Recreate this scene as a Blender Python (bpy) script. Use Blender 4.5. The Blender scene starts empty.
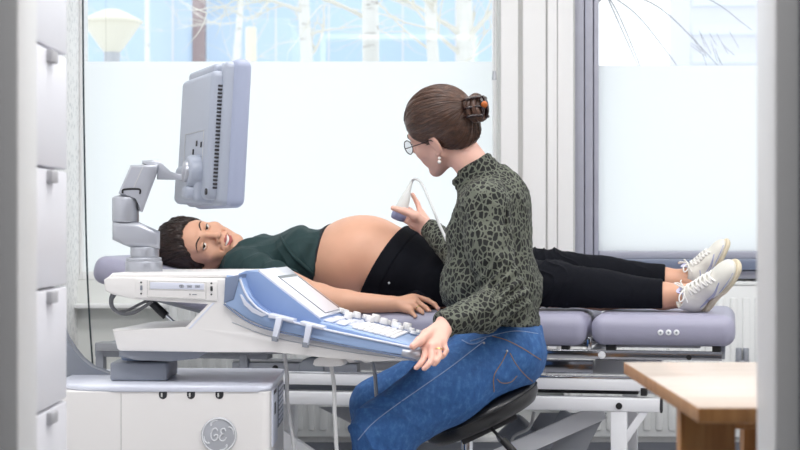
import bpy, bmesh, math, random
import numpy as np
from mathutils import Vector, Matrix
from mathutils.bvhtree import BVHTree

# ------------------------------------------------------------------ camera, world, lights, exposure
sc = bpy.context.scene
COL = sc.collection
F = 1665.0          # focal length in pixels of an 800 px wide frame
H = 0.98            # camera height
cam_d = bpy.data.cameras.new('camera')
cam_d.sensor_width = 36.0
cam_d.lens = F / 800 * 36
cam_d.clip_start = 0.05
cam_d.clip_end = 200
cam_d.dof.use_dof = True
cam_d.dof.focus_distance = 4.55
cam_d.dof.aperture_fstop = 6.3
cam = bpy.data.objects.new('camera', cam_d)
cam.location = (0, 0, H)
cam.rotation_euler = (math.pi / 2, 0, 0)
COL.objects.link(cam)
sc.camera = cam
vs = sc.view_settings
vs.view_transform = 'Standard'
vs.look = 'None'
vs.exposure = 0.0
vs.gamma = 1.0
vs.use_curve_mapping = False
sc.cycles.use_denoising = True
sc.cycles.max_bounces = 10
sc.cycles.diffuse_bounces = 5
sc.cycles.transparent_max_bounces = 12
sc.cycles.caustics_reflective = False
sc.cycles.caustics_refractive = False
sc.cycles.sample_clamp_indirect = 6

world = bpy.data.worlds.new('overcast_sky')
sc.world = world
world.use_nodes = True
bg = world.node_tree.nodes['Background']
bg.inputs['Color'].default_value = (0.965, 0.985, 1.0, 1)
bg.inputs['Strength'].default_value = 1.63

def area_light(name, loc, sx, sy, power, color=(1, 0.99, 0.985), rot=(0, 0, 0)):
    l = bpy.data.lights.new(name, 'AREA')
    l.shape = 'RECTANGLE'
    l.size, l.size_y = sx, sy
    l.energy = power
    l.color = color
    o = bpy.data.objects.new(name, l)
    o.location = loc
    o.rotation_euler = rot
    COL.objects.link(o)
    return o
LAMPS = [(-0.15, 2.75, 2.62), (1.45, 2.75, 2.62), (-0.15, 4.35, 2.62), (1.45, 4.35, 2.62)]
LAMP_W = [25, 18, 12, 12]
for lp, w in zip(LAMPS, LAMP_W):
    area_light('ceiling_lamp_light', (lp[0], lp[1], lp[2] - 0.012), 1.15, 0.55, w)
area_light('hall_fill_light', (0.0, 0.9, 2.55), 0.5, 0.5, 13)  # unseen light, added to brighten the hall wall and door frame

# ------------------------------------------------------------------ materials
def rgb(r, g, b):
    f = lambda c: (c / 255 / 12.92) if c / 255 <= 0.04045 else ((c / 255 + 0.055) / 1.055) ** 2.4
    return (f(r), f(g), f(b), 1)

def mat(name, col, rough=0.5, metal=0.0, spec=0.5, coat=0.0, noise=0.0, nscale=30, bump=0.0, bscale=200, sss=0.0):
    m = bpy.data.materials.new(name)
    m.use_nodes = True
    nt = m.node_tree
    b = nt.nodes['Principled BSDF']
    b.inputs['Base Color'].default_value = col
    b.inputs['Roughness'].default_value = rough
    b.inputs['Metallic'].default_value = metal
    b.inputs['Specular IOR Level'].default_value = spec
    b.inputs['Coat Weight'].default_value = coat
    b.inputs['Coat Roughness'].default_value = 0.12
    if sss:
        b.inputs['Subsurface Weight'].default_value = sss
        b.inputs['Subsurface Radius'].default_value = (0.012, 0.005, 0.003)
        b.inputs['Subsurface Scale'].default_value = 1.0
    tc = nt.nodes.new('ShaderNodeTexCoord')
    if noise:
        n = nt.nodes.new('ShaderNodeTexNoise')
        n.inputs['Scale'].default_value = nscale
        n.inputs['Detail'].default_value = 4
        nt.links.new(tc.outputs['Object'], n.inputs['Vector'])
        mx = nt.nodes.new('ShaderNodeMix')
        mx.data_type = 'RGBA'
        mx.inputs[6].default_value = tuple(max(0, c * (1 - noise)) for c in col[:3]) + (1,)
        mx.inputs[7].default_value = tuple(min(1, c * (1 + noise)) for c in col[:3]) + (1,)
        nt.links.new(n.outputs['Fac'], mx.inputs[0])
        nt.links.new(mx.outputs[2], b.inputs['Base Color'])
    if bump:
        n2 = nt.nodes.new('ShaderNodeTexNoise')
        n2.inputs['Scale'].default_value = bscale
        nt.links.new(tc.outputs['Object'], n2.inputs['Vector'])
        bp = nt.nodes.new('ShaderNodeBump')
        bp.inputs['Strength'].default_value = bump
        bp.inputs['Distance'].default_value = 0.002
        nt.links.new(n2.outputs['Fac'], bp.inputs['Height'])
        nt.links.new(bp.outputs['Normal'], b.inputs['Normal'])
    return m

M = {}
M['wall'] = mat('white wall paint', rgb(238, 238, 238), 0.7, bump=0.1, bscale=300)
M['wall_low'] = mat('pale grey green wall paint', rgb(238, 240, 237), 0.7, bump=0.1, bscale=300)
M['hall'] = mat('hall wall in low-light grey', rgb(130, 132, 138), 0.75, noise=0.03, nscale=2)  # grey stands for the hall's low light, put into the colour
M['frame_white'] = mat('white frame paint', rgb(247, 247, 247), 0.4, noise=0.02, nscale=6)
M['ceiling'] = mat('ceiling paint', rgb(242, 242, 240), 0.8)
M['frame_grey'] = mat('grey aluminium window frame', rgb(184, 185, 198), 0.42, metal=0.15, noise=0.09, nscale=14)
M['sill'] = mat('blue grey window sill', rgb(118, 128, 152), 0.35, noise=0.06, nscale=10)
M['groove'] = mat('groove shadow gap', rgb(205, 205, 203), 0.8)
M['white_plastic'] = mat('white plastic', rgb(236, 234, 233), 0.35, coat=0.1, noise=0.01, nscale=5)
M['cool_plastic'] = mat('cool white plastic', rgb(222, 226, 240), 0.3, coat=0.15, noise=0.01, nscale=5)
M['blue_plastic'] = mat('light blue plastic', rgb(150, 174, 212), 0.3, coat=0.2, noise=0.02, nscale=8)
M['deep_blue_plastic'] = mat('mid blue plastic', rgb(132, 156, 198), 0.4, noise=0.02, nscale=8)
M['slate'] = mat('slate blue plastic', rgb(118, 132, 160), 0.45)
M['grey_plastic'] = mat('grey plastic', rgb(138, 143, 153), 0.45, noise=0.02, nscale=9)
M['mon_grey'] = mat('pale grey monitor plastic', rgb(164, 171, 186), 0.4, noise=0.02, nscale=9)
M['mon_bezel'] = mat('blue grey monitor bezel', rgb(160, 168, 192), 0.4)
M['silver'] = mat('silver painted metal', rgb(184, 187, 196), 0.3, metal=0.45, noise=0.02, nscale=9)
M['dark'] = mat('dark plastic', rgb(42, 42, 46), 0.5)
M['black'] = mat('black rubber', rgb(24, 24, 26), 0.55)
M['screen'] = mat('dark screen glass', rgb(30, 34, 44), 0.12)
M['display'] = mat('pale touch display', rgb(226, 229, 240), 0.2, coat=0.3)
M['badge'] = mat('badge silver', rgb(186, 189, 196), 0.35, metal=0.2)
M['badge_mark'] = mat('badge raised mark', rgb(228, 230, 234), 0.35)
M['pad'] = mat('lavender grey vinyl', rgb(162, 161, 182), 0.42, noise=0.03, nscale=14, bump=0.12, bscale=260)
M['chrome'] = mat('polished chrome', (0.72, 0.74, 0.78, 1), 0.09, metal=1.0, noise=0.02, nscale=6)
M['rail_chrome'] = mat('rail chrome', (0.46, 0.47, 0.51, 1), 0.1, metal=1.0, noise=0.03, nscale=5)  # base darkened: dark reflections put into the metal colour
M['dark_chrome'] = mat('chrome with dark reflections', (0.28, 0.29, 0.33, 1), 0.1, metal=1.0)  # ordinary chrome with its dark reflections painted into the colour
M['steel_white'] = mat('white powder coated steel', rgb(236, 237, 241), 0.38, noise=0.01, nscale=9)
M['steel_grey'] = mat('grey steel', rgb(160, 164, 174), 0.4, metal=0.2)
M['radiator'] = mat('radiator enamel', rgb(238, 240, 240), 0.4)
M['cable_white'] = mat('white cable sheath', rgb(206, 207, 208), 0.5)
M['cable_grey'] = mat('grey cable sheath', rgb(104, 106, 112), 0.5)
M['cord'] = mat('dark cord', rgb(28, 48, 56), 0.6)
M['seat_black'] = mat('black leather', rgb(30, 30, 33), 0.33, bump=0.25, bscale=320, coat=0.1)
M['skin'] = mat('fair skin', rgb(230, 182, 165), 0.48, noise=0.05, nscale=40, sss=0.12, bump=0.05, bscale=500)
M['skin_tan'] = mat('warm tan skin', rgb(219, 168, 141), 0.48, noise=0.06, nscale=30, sss=0.12, bump=0.05, bscale=500)
M['lips'] = mat('lips', rgb(176, 92, 88), 0.4, noise=0.04, nscale=80)
M['teeth'] = mat('teeth', rgb(246, 242, 236), 0.25)
M['eye_white'] = mat('eye white', rgb(232, 230, 228), 0.15)
M['iris'] = mat('brown iris', rgb(58, 38, 26), 0.15)
M['brow'] = mat('dark eyebrow hair', rgb(62, 40, 32), 0.7)
M['lash'] = mat('eyelash', rgb(26, 18, 16), 0.6)
M['nail'] = mat('finger nail', rgb(236, 190, 178), 0.25)
M['gold'] = mat('gold', (0.85, 0.62, 0.25, 1), 0.2, metal=1.0)
M['pearl'] = mat('pearl', rgb(240, 236, 230), 0.2, coat=0.3)
M['teal'] = mat('dark teal jersey', rgb(20, 51, 53), 0.75, noise=0.12, nscale=60, bump=0.25, bscale=700)
M['pants'] = mat('black knit', rgb(13, 15, 23), 0.9, spec=0.2, noise=0.15, nscale=60, bump=0.3, bscale=700)
M['navy'] = mat('black cotton', rgb(16, 18, 28), 0.8, bump=0.3, bscale=700)
M['shoe'] = mat('worn off white leather', rgb(224, 222, 214), 0.5, noise=0.07, nscale=45)
M['sole'] = mat('cream foam sole', rgb(224, 212, 186), 0.6, noise=0.12, nscale=60)
M['shoe_mark'] = mat('lavender shoe piping', rgb(160, 166, 204), 0.5)
M['lace'] = mat('white laces', rgb(238, 236, 232), 0.7)
M['tag_lilac'] = mat('lilac pull tab', rgb(206, 206, 236), 0.6)
M['amber'] = mat('amber bead', rgb(176, 92, 34), 0.2)
M['tortoise'] = mat('dark brown acetate', rgb(40, 22, 22), 0.15, coat=0.3)
M['glass_rim'] = mat('dark metal spectacle rim', rgb(54, 42, 42), 0.3, metal=0.5)
M['probe_white'] = mat('probe white plastic', rgb(218, 221, 219), 0.35)
M['probe_head'] = mat('lavender probe head', rgb(142, 148, 184), 0.4)
M['stitch'] = mat('pale denim seam thread', rgb(140, 160, 196), 0.8)
M['stitch_tan'] = mat('tan seam thread', rgb(150, 122, 92), 0.8)
M['floor'] = mat('grey vinyl floor', rgb(168, 168, 170), 0.45, noise=0.06, nscale=18)
M['gauge'] = mat('cabinet white laminate', rgb(230, 230, 236), 0.4)
M['notch'] = mat('grey drawer pull', rgb(178, 178, 182), 0.5)
M['ground'] = mat('snowy ground', rgb(225, 228, 232), 0.9, noise=0.05, nscale=1)
M['facade'] = mat('pale blue facade', rgb(194, 217, 240), 0.7, noise=0.03, nscale=2)
M['facade_white'] = mat('white facade render', rgb(232, 232, 238), 0.7)
M['facade_dim'] = mat('pale grey facade band', rgb(236, 239, 244), 0.7)
M['post_brown'] = mat('brown grey post', rgb(150, 132, 134), 0.7)
M['lamp_white'] = mat('opal lamp shade', rgb(232, 228, 212), 0.4, noise=0.01, nscale=2)
M['sock'] = mat('white ankle sock', rgb(232, 232, 238), 0.8)

def ramp_tex(name, base, tex, stops, rough=0.6, scale=(1, 1, 1), bump=0.0, distort=0.0, dscale=20, **kw):
    """a material whose colour is a ramp over one procedural texture in object space"""
    m = mat(name, base, rough, **kw)
    nt = m.node_tree
    b = nt.nodes['Principled BSDF']
    tc = nt.nodes.new('ShaderNodeTexCoord')
    mp = nt.nodes.new('ShaderNodeMapping')
    mp.inputs['Scale'].default_value = scale
    nt.links.new(tc.outputs['Object'], mp.inputs['Vector'])
    vec = mp.outputs['Vector']
    if distort:
        n = nt.nodes.new('ShaderNodeTexNoise')
        n.inputs['Scale'].default_value = dscale
        nt.links.new(vec, n.inputs['Vector'])
        s = nt.nodes.new('ShaderNodeVectorMath'); s.operation = 'SCALE'
        s.inputs['Scale'].default_value = distort
        nt.links.new(n.outputs['Color'], s.inputs[0])
        a = nt.nodes.new('ShaderNodeVectorMath')
        nt.links.new(vec, a.inputs[0]); nt.links.new(s.outputs[0], a.inputs[1])
        vec = a.outputs[0]
    kind, props = tex
    t = nt.nodes.new(kind)
    for k, v in props.items():
        if k in t.inputs: t.inputs[k].default_value = v
        else: setattr(t, k, v)
    nt.links.new(vec, t.inputs['Vector'])
    out = t.outputs['Distance'] if 'Distance' in t.outputs and t.outputs['Distance'].enabled else t.outputs['Fac'] if 'Fac' in t.outputs else t.outputs[0]
    r = nt.nodes.new('ShaderNodeValToRGB')
    e = r.color_ramp.elements
    while len(e) < len(stops): e.new(0.5)
    for i, (p, c) in enumerate(stops):
        e[i].position = p; e[i].color = c
    nt.links.new(out, r.inputs['Fac'])
    nt.links.new(r.outputs['Color'], b.inputs['Base Color'])
    if bump:
        bp = nt.nodes.new('ShaderNodeBump')
        bp.inputs['Strength'].default_value = bump
        bp.inputs['Distance'].default_value = 0.003
        nt.links.new(out, bp.inputs['Height'])
        nt.links.new(bp.outputs['Normal'], b.inputs['Normal'])
    return m

olive, spot = rgb(99, 103, 91), rgb(15, 16, 16)
M['leopard'] = ramp_tex('olive leopard print knit', olive, ('ShaderNodeTexVoronoi', dict(feature='DISTANCE_TO_EDGE', Scale=1.0, Randomness=0.9)),
                        [(0.0, olive), (0.085, olive), (0.13, spot), (1.0, spot)], 0.8, scale=(74, 74, 56), distort=0.35, dscale=1.6)
M['denim'] = ramp_tex('blue denim', rgb(40, 92, 158), ('ShaderNodeTexNoise', dict(Scale=1.0, Detail=8.0, Roughness=0.7)),
                      [(0.2, rgb(30, 70, 124)), (0.5, rgb(45, 93, 152)), (0.8, rgb(80, 130, 186))], 0.75, scale=(70, 70, 45), bump=0.08)
M['oak'] = ramp_tex('glare-washed oak', rgb(206, 170, 130), ('ShaderNodeTexNoise', dict(Scale=1.0, Detail=6.0, Roughness=0.6, Distortion=0.6)),
                    [(0.25, rgb(192, 170, 152)), (0.5, rgb(206, 188, 172)), (0.8, rgb(218, 202, 188))], 0.30, scale=(3, 40, 40), coat=0.3)  # paler than the legs: glare on the top painted in
M['oak_leg'] = ramp_tex('oak leg', rgb(190, 142, 90), ('ShaderNodeTexNoise', dict(Scale=1.0, Detail=6.0, Roughness=0.6, Distortion=0.6)),
                    [(0.25, rgb(150, 100, 56)), (0.5, rgb(182, 131, 80)), (0.8, rgb(202, 154, 102))], 0.4, scale=(60, 60, 4))
M['hair_brown'] = ramp_tex('brown hair', rgb(82, 58, 46), ('ShaderNodeTexNoise', dict(Scale=1.0, Detail=6.0)),
                    [(0.3, rgb(58, 40, 33)), (0.55, rgb(86, 61, 49)), (0.8, rgb(118, 86, 68))], 0.36, scale=(60, 60, 150))
M['hair_dark'] = ramp_tex('dark brown hair', rgb(44, 30, 27), ('ShaderNodeTexNoise', dict(Scale=1.0, Detail=6.0)),
                    [(0.3, rgb(30, 20, 18)), (0.55, rgb(48, 34, 30)), (0.8, rgb(72, 50, 42))], 0.4, scale=(40, 150, 150))
M['lace_paper'] = ramp_tex('white wall covering with small leaf speckle', rgb(236, 236, 236), ('ShaderNodeTexVoronoi', dict(Scale=1.0)),
                    [(0.0, rgb(222, 223, 223)), (0.32, rgb(228, 229, 229)), (0.45, rgb(250, 250, 249)), (1.0, rgb(252, 252, 251))], 0.8, scale=(60, 60, 45), distort=0.8, dscale=1.6)
M['bark'] = ramp_tex('white birch bark', rgb(232, 232, 230), ('ShaderNodeTexNoise', dict(Scale=1.0, Detail=5.0, Roughness=0.75)),
                    [(0.0, rgb(130, 124, 118)), (0.34, rgb(165, 160, 154)), (0.42, rgb(232, 232, 228)), (1.0, rgb(244, 244, 240))], 0.8, scale=(5, 5, 16))
M['twig'] = mat('overexposed pale twig', rgb(226, 224, 214), 0.8)  # twigs whitened to stand for overexposure
M['twig_grey'] = mat('grey twig', rgb(168, 166, 172), 0.8)

def glass_mat(name, tint, mixf=0.06, rough=0.02):
    m = bpy.data.materials.new(name); m.use_nodes = True
    nt = m.node_tree; nt.nodes.clear()
    o = nt.nodes.new('ShaderNodeOutputMaterial'); mx = nt.nodes.new('ShaderNodeMixShader')
    t = nt.nodes.new('ShaderNodeBsdfTransparent'); t.inputs['Color'].default_value = tint
    g = nt.nodes.new('ShaderNodeBsdfGlossy'); g.inputs['Roughness'].default_value = rough
    mx.inputs[0].default_value = mixf
    nt.links.new(t.outputs[0], mx.inputs[1]); nt.links.new(g.outputs[0], mx.inputs[2]); nt.links.new(mx.outputs[0], o.inputs[0])
    return m
M['glass'] = glass_mat('clear window glass', (0.97, 0.985, 0.99, 1))
M['lens'] = glass_mat('spectacle lens', (0.93, 0.94, 0.95, 1), 0.1)
def frost_mat():
    m = bpy.data.materials.new('frosted window film'); m.use_nodes = True
    nt = m.node_tree; nt.nodes.clear()
    o = nt.nodes.new('ShaderNodeOutputMaterial'); mx = nt.nodes.new('ShaderNodeMixShader')
    t = nt.nodes.new('ShaderNodeBsdfTranslucent'); t.inputs['Color'].default_value = (0.99, 0.992, 0.985, 1)
    d = nt.nodes.new('ShaderNodeBsdfDiffuse'); d.inputs['Color'].default_value = (0.93, 0.95, 0.95, 1)
    n = nt.nodes.new('ShaderNodeTexNoise'); n.inputs['Scale'].default_value = 900
    tc = nt.nodes.new('ShaderNodeTexCoord'); nt.links.new(tc.outputs['Object'], n.inputs['Vector'])
    b = nt.nodes.new('ShaderNodeBump'); b.inputs['Strength'].default_value = 0.05
    nt.links.new(n.outputs['Fac'], b.inputs['Height']); nt.links.new(b.outputs['Normal'], d.inputs['Normal'])
    mx.inputs[0].default_value = 0.08
    nt.links.new(t.outputs[0], mx.inputs[1]); nt.links.new(d.outputs[0], mx.inputs[2]); nt.links.new(mx.outputs[0], o.inputs[0])
    return m
M['frost'] = frost_mat()
def emit_mat(name, col, s):
    m = bpy.data.materials.new(name); m.use_nodes = True
    nt = m.node_tree; nt.nodes.clear()
    o = nt.nodes.new('ShaderNodeOutputMaterial'); e = nt.nodes.new('ShaderNodeEmission')
    e.inputs['Color'].default_value = col; e.inputs['Strength'].default_value = s
    nt.links.new(e.outputs[0], o.inputs[0]); return m
M['lamp_glow'] = emit_mat('lit lamp diffuser', (1, 0.98, 0.95, 1), 3.0)

# ------------------------------------------------------------------ helpers
def P(px, py, D):
    """point of the place that lies D metres along the view axis behind photo pixel px, py"""
    return Vector(((px - 400) * D / F, D, H - (py - 225) * D / F))

class Frame:
    """a level frame turned by th about the vertical: x along, y away from the camera, z up"""
    def __init__(s, th):
        s.th = math.radians(th)
        s.c, s.s = math.cos(s.th), math.sin(s.th)
        s.M = Matrix(((s.c, s.s, 0, 0), (-s.s, s.c, 0, 0), (0, 0, 1, 0), (0, 0, 0, 1)))
    def L(s, px, py, d):
        a, b = (px - 400) / F, (py - 225) / F
        t = d / (s.s * a + s.c)
        x, y = a * t, t
        return Vector((s.c * x - s.s * y, d, H - b * t))
    def W(s, px, py, d): return s.M @ s.L(px, py, d)

ORIG = {}
def empty(name, loc, label=None, cat=None, group=None):
    o = bpy.data.objects.new(name, None)
    o.empty_display_size = 0.05
    COL.objects.link(o); o.location = loc
    ORIG[o.name] = Vector(loc)
    if label: o['label'] = label; o['category'] = cat
    if group: o['group'] = group
    return o

def finish(name, me, mats, parent=None, smooth=40, origin=None):
    for m in (mats if isinstance(mats, (list, tuple)) else [mats]): me.materials.append(m)
    if smooth is not None:
        me.polygons.foreach_set('use_smooth', [True] * len(me.polygons))
        if smooth < 180: me.set_sharp_from_angle(angle=math.radians(smooth))
    o = bpy.data.objects.new(name, me)
    COL.objects.link(o)
    if parent is not None:
        og = ORIG[parent.name]
        o.parent = parent
        ORIG[o.name] = og
        me.transform(Matrix.Translation(-og))
    else:
        if origin is None:
            co = np.empty(len(me.vertices) * 3); me.vertices.foreach_get('co', co); co = co.reshape(-1, 3)
            lo, hi = co.min(0), co.max(0)
            origin = Vector(((lo[0] + hi[0]) / 2, (lo[1] + hi[1]) / 2, lo[2]))
        o.location = origin
        ORIG[o.name] = Vector(origin)
        me.transform(Matrix.Translation(-Vector(origin)))
    return o

def obj(name, bm, m, parent=None, X=None, smooth=40, label=None, cat=None, group=None, kind=None):
    bmesh.ops.recalc_face_normals(bm, faces=bm.faces[:])
    me = bpy.data.meshes.new(name)
    bm.to_mesh(me); bm.free()
    if X is not None: me.transform(X)
    o = finish(name, me, m, parent, smooth)
    if label: o['label'] = label
    if cat: o['category'] = cat
    if group: o['group'] = group
    if kind: o['kind'] = kind
    return o

def BM(): return bmesh.new()

def box(bm, c, s, r=0.0, seg=2, R=None):
    """box of centre c, full sizes s, edges rounded by r, turned by R"""
    X = Matrix.Translation(c)
    if R is not None: X = X @ R.to_4x4()
    vsn = bmesh.ops.create_cube(bm, size=1.0, matrix=X @ Matrix.Diagonal((s[0], s[1], s[2], 1)))['verts']
    if r > 0:
        es = list({e for v in vsn for e in v.link_edges})
        bmesh.ops.bevel(bm, geom=es, offset=min(r, min(s) * 0.49), segments=seg, profile=0.5, affect='EDGES', clamp_overlap=True)
    return bm

def box2(bm, lo, hi, r=0.0, seg=2):
    lo, hi = [min(a, b) for a, b in zip(lo, hi)], [max(a, b) for a, b in zip(lo, hi)]
    return box(bm, [(a + b) / 2 for a, b in zip(lo, hi)], [b - a for a, b in zip(lo, hi)], r, seg)

def prism(bm, A, B, r=0.0, seg=2):
    """solid between two matching outlines"""
    a = [bm.verts.new(p) for p in A]; b = [bm.verts.new(p) for p in B]
    n = len(a); fs = []
    fs.append(bm.faces.new(a)); fs.append(bm.faces.new(b[::-1]))
    for i in range(n):
        fs.append(bm.faces.new((a[i], b[i], b[(i + 1) % n], a[(i + 1) % n])))
    if r > 0:
        es = list(set(fs[0].edges) | set(fs[1].edges))
        bmesh.ops.bevel(bm, geom=es, offset=r, segments=seg, profile=0.5, affect='EDGES', clamp_overlap=True)
    return bm

def loft(bm, rings, cap=True):
    rv = [[bm.verts.new(p) for p in r] for r in rings]
    n = len(rv[0])
    for i in range(len(rv) - 1):
        for j in range(n):
            bm.faces.new((rv[i][j], rv[i][(j + 1) % n], rv[i + 1][(j + 1) % n], rv[i + 1][j]))
    if cap:
        bm.faces.new(rv[0][::-1]); bm.faces.new(rv[-1])
    return bm

def crom(pts, sub=6):
    pts = [Vector(p) for p in pts]
    if len(pts) < 3 or sub < 2: return pts
    q = [2 * pts[0] - pts[1]] + pts + [2 * pts[-1] - pts[-2]]
    out = []
    for i in range(1, len(q) - 2):
        p0, p1, p2, p3 = q[i - 1:i + 3]
        for k in range(sub):
            t = k / sub
            out.append(0.5 * ((2 * p1) + (p2 - p0) * t + (2 * p0 - 5 * p1 + 4 * p2 - p3) * t * t + (3 * p1 - p0 - 3 * p2 + p3) * t ** 3))
    out.append(pts[-1])
    return out

def tube(bm, pts, r, seg=8, sub=6, closed=False, flat=1.0, up=None):
    """round bar along a smooth line; r a number or one per control point"""
    c = crom(pts, sub)
    n = len(c)
    rs = [r] * n if not isinstance(r, (list, tuple)) else list(np.interp(np.linspace(0, len(r) - 1, n), range(len(r)), r))
    rings = []
    t0 = (c[1] - c[0]).normalized()
    nrm = Vector(up) if up is not None else (Vector((0, 0, 1)) if abs(t0.z) < 0.9 else Vector((1, 0, 0)))
    nrm = (nrm - t0 * nrm.dot(t0)).normalized()
    for i in range(n):
        t = (c[min(i + 1, n - 1)] - c[max(i - 1, 0)])
        t = t.normalized() if t.length > 1e-9 else t0
        nrm = nrm - t * nrm.dot(t)
        nrm = nrm.normalized() if nrm.length > 1e-6 else t.orthogonal().normalized()
        bi = t.cross(nrm)
        rings.append([c[i] + (nrm * math.cos(a) * flat + bi * math.sin(a)) * rs[i] for a in (2 * math.pi * k / seg for k in range(seg))])
    return loft(bm, rings, True)

def cyl(bm, a, b, r, r2=None, seg=24, bev=0.0):
    a, b = Vector(a), Vector(b)
    r2 = r if r2 is None else r2
    t = (b - a).normalized(); u = t.orthogonal().normalized(); w = t.cross(u)
    ring = lambda c, rr: [c + (u * math.cos(x) + w * math.sin(x)) * rr for x in (2 * math.pi * k / seg for k in range(seg))]
    if bev:
        L = (b - a).length
        rings = [ring(a, r - bev), ring(a + t * bev * 0.3, r - bev * 0.3), ring(a + t * bev, r), ring(b - t * bev, r2), ring(b - t * bev * 0.3, r2 - bev * 0.3), ring(b, r2 - bev)]
    else: rings = [ring(a, r), ring(b, r2)]
    return loft(bm, rings)

def ball(bm, c, r, R=None, u=20, v=12):
    X = Matrix.Translation(c)
    if R is not None: X = X @ R.to_4x4()
    rr = r if isinstance(r, (tuple, list)) else (r, r, r)
    bmesh.ops.create_uvsphere(bm, u_segments=u, v_segments=v, radius=1.0, matrix=X @ Matrix.Diagonal((*rr, 1)))
    return bm

def lathe(bm, c, prof, seg=28):
    """prof: list of (radius, z) from the bottom up"""
    rings = [[Vector(c) + Vector((r * math.cos(a), r * math.sin(a), z)) for a in (2 * math.pi * k / seg for k in range(seg))] for r, z in prof]
    return loft(bm, rings)

# ------------------------------------------------------------------ the room
YW = 6.10
def xz(px, py, D=YW): p = P(px, py, D); return p.x, p.z
XL, XR, YF, ZC = -1.18, 2.45, 2.10, 2.68
def struct(name, bm, m, smooth=30): return obj(name, bm, m, None, None, smooth, kind='structure')
bm = BM(); box2(bm, (-2.3, -1.9, -0.1), (2.6, 6.4, 0.0)); struct('floor', bm, M['floor'])
bm = BM(); box2(bm, (-2.3, -1.9, ZC), (2.6, 6.4, ZC + 0.1)); struct('ceiling', bm, M['ceiling'])
w1l, w1r, w1b, w1t = XL, P(497.5, 0, YW).x, P(0, 280, YW).z, 2.5
w2l, w2r, w2b, w2t = P(573, 0, YW).x, 2.2, P(0, 270, YW).z, 2.5
bm = BM()
box2(bm, (XL - 0.12, YW, 0), (w1r, YW + 0.22, w1b))
box2(bm, (XL - 0.12, YW, w1t), (XR + 0.12, YW + 0.22, ZC))
box2(bm, (w1r, YW, 0), (w2l, YW + 0.22, w1t))
box2(bm, (w2l, YW, 0), (XR + 0.12, YW + 0.22, w2b))
box2(bm, (w2r, YW, w2b), (XR + 0.12, YW + 0.22, w1t))
struct('wall_back', bm, M['wall_low'])
bm = BM(); box2(bm, (XL - 0.12, YF, 0), (XL, YW + 0.2, ZC)); struct('wall_left', bm, M['lace_paper'])
bm = BM(); box2(bm, (XR, YF, 0), (XR + 0.12, YW, ZC)); struct('wall_right', bm, M['wall'])
DL, DR, DH = -0.458, 0.450, 2.12
bm = BM()
box2(bm, (XL - 0.12, 2.0, 0), (DL - 0.03, YF, ZC)); box2(bm, (DR + 0.03, 2.0, 0), (XR + 0.12, YF, ZC)); box2(bm, (DL - 0.03, 2.0, DH + 0.03), (DR + 0.03, YF, ZC))
struct('wall_front', bm, M['hall'])
bm = BM()
for x0, x1 in ((DL - 0.03, DL), (DR, DR + 0.03)):
    box2(bm, (x0, 1.998, 0), (x1, YF + 0.004, DH + 0.03), 0.004)
box2(bm, (DL, 1.998, DH), (DR, YF + 0.004, DH + 0.03), 0.004)
struct('door_1', bm, M['frame_white'])
bm = BM(); box2(bm, (-1.3, -1.9, 0), (-1.2, 2.0, ZC)); struct('wall_hall_left', bm, M['hall'])
bm = BM(); box2(bm, (1.2, -1.9, 0), (1.3, 2.0, ZC)); struct('wall_hall_right', bm, M['hall'])
bm = BM(); box2(bm, (-1.3, -2.0, 0), (1.3, -1.9, ZC)); struct('wall_hall_rear', bm, M['hall'])

# skirting, ledges and the boarded pier between the windows
bm = BM(); box2(bm, (XL, YW - 0.03, 0.0), (XR, YW, 0.19)); struct('baseboard_back', bm, M['steel_grey'])
bm = BM(); box2(bm, (XL, YW - 0.05, 0.19), (XR, YW, 0.212), 0.004); struct('trim_1', bm, M['frame_white'])
bm = BM(); z = P(0, 306, 6.05).z; box2(bm, (XL, YW - 0.075, z - 0.008), (-0.2, YW, z + 0.008), 0.004); struct('trim_2', bm, M['frame_white'])
bm = BM(); box2(bm, (w1r + 0.002, YW - 0.088, w1b - 0.1), (w2l - 0.002, YW, w1t)); struct('trim_3', bm, M['groove'])
for i, (a, b, dy) in enumerate(((501, 518.2, 0.10), (519.8, 522.4, 0.075), (523.0, 545.8, 0.11), (547.6, 557.2, 0.10), (557.8, 573.4, 0.105))):
    x0, x1 = P(a, 0, YW - dy).x, P(b, 0, YW - dy).x
    bm = BM(); box2(bm, (x0, YW - dy, 0.40), (x1, YW - 0.05, w1t + 0.1), 0.004); struct('trim_%d' % (4 + i), bm, M['frame_white'])

# windows
def window(n, x0, x1, z0, z1, film_y, fr, fw, mull):
    bm = BM()
    yy0, yy1 = YW + 0.02, YW + 0.10
    box2(bm, (x0, yy0, z0), (x0 + fw[0], yy1, z1), 0.004); box2(bm, (x1 - fw[1], yy0, z0), (x1, yy1, z1), 0.004)
    box2(bm, (x0 + fw[0], yy0, z0), (x1 - fw[1], yy1, z0 + fw[2]), 0.004); box2(bm, (x0 + fw[0], yy0, z1 - 0.06), (x1 - fw[1], yy1, z1), 0.004)
    w = obj('window_%d' % n, bm, fr, kind='structure', smooth=30)
    bm = BM(); box2(bm, (x0 + fw[0] * .8, YW + 0.060, z0 + fw[2] * .8), (x1 - fw[1] * .8, YW + 0.064, z1 - 0.05)); obj('pane', bm, M['glass'], w)
    zf = P(0, film_y, YW + 0.055).z
    bm = BM(); box2(bm, (x0 + fw[0] * .9, YW + 0.056, z0 + fw[2] * .9), (x1 - fw[1] * .9, YW + 0.0585, zf)); obj('frosted_film', bm, M['frost'], w)
    return w
window(1, w1l, w1r, w1b, w1t, 61.5, M['frame_white'], (0.012, 0.016, 0.03), [])
w2 = window(2, w2l, w2r, P(0, 259, YW).z, w2t, 65.5, M['frame_grey'], (P(599.5, 0, YW).x - w2l, 0.09, 0.029), [])
bm = BM()                                    # stepped profiles of the grey frame
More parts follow.
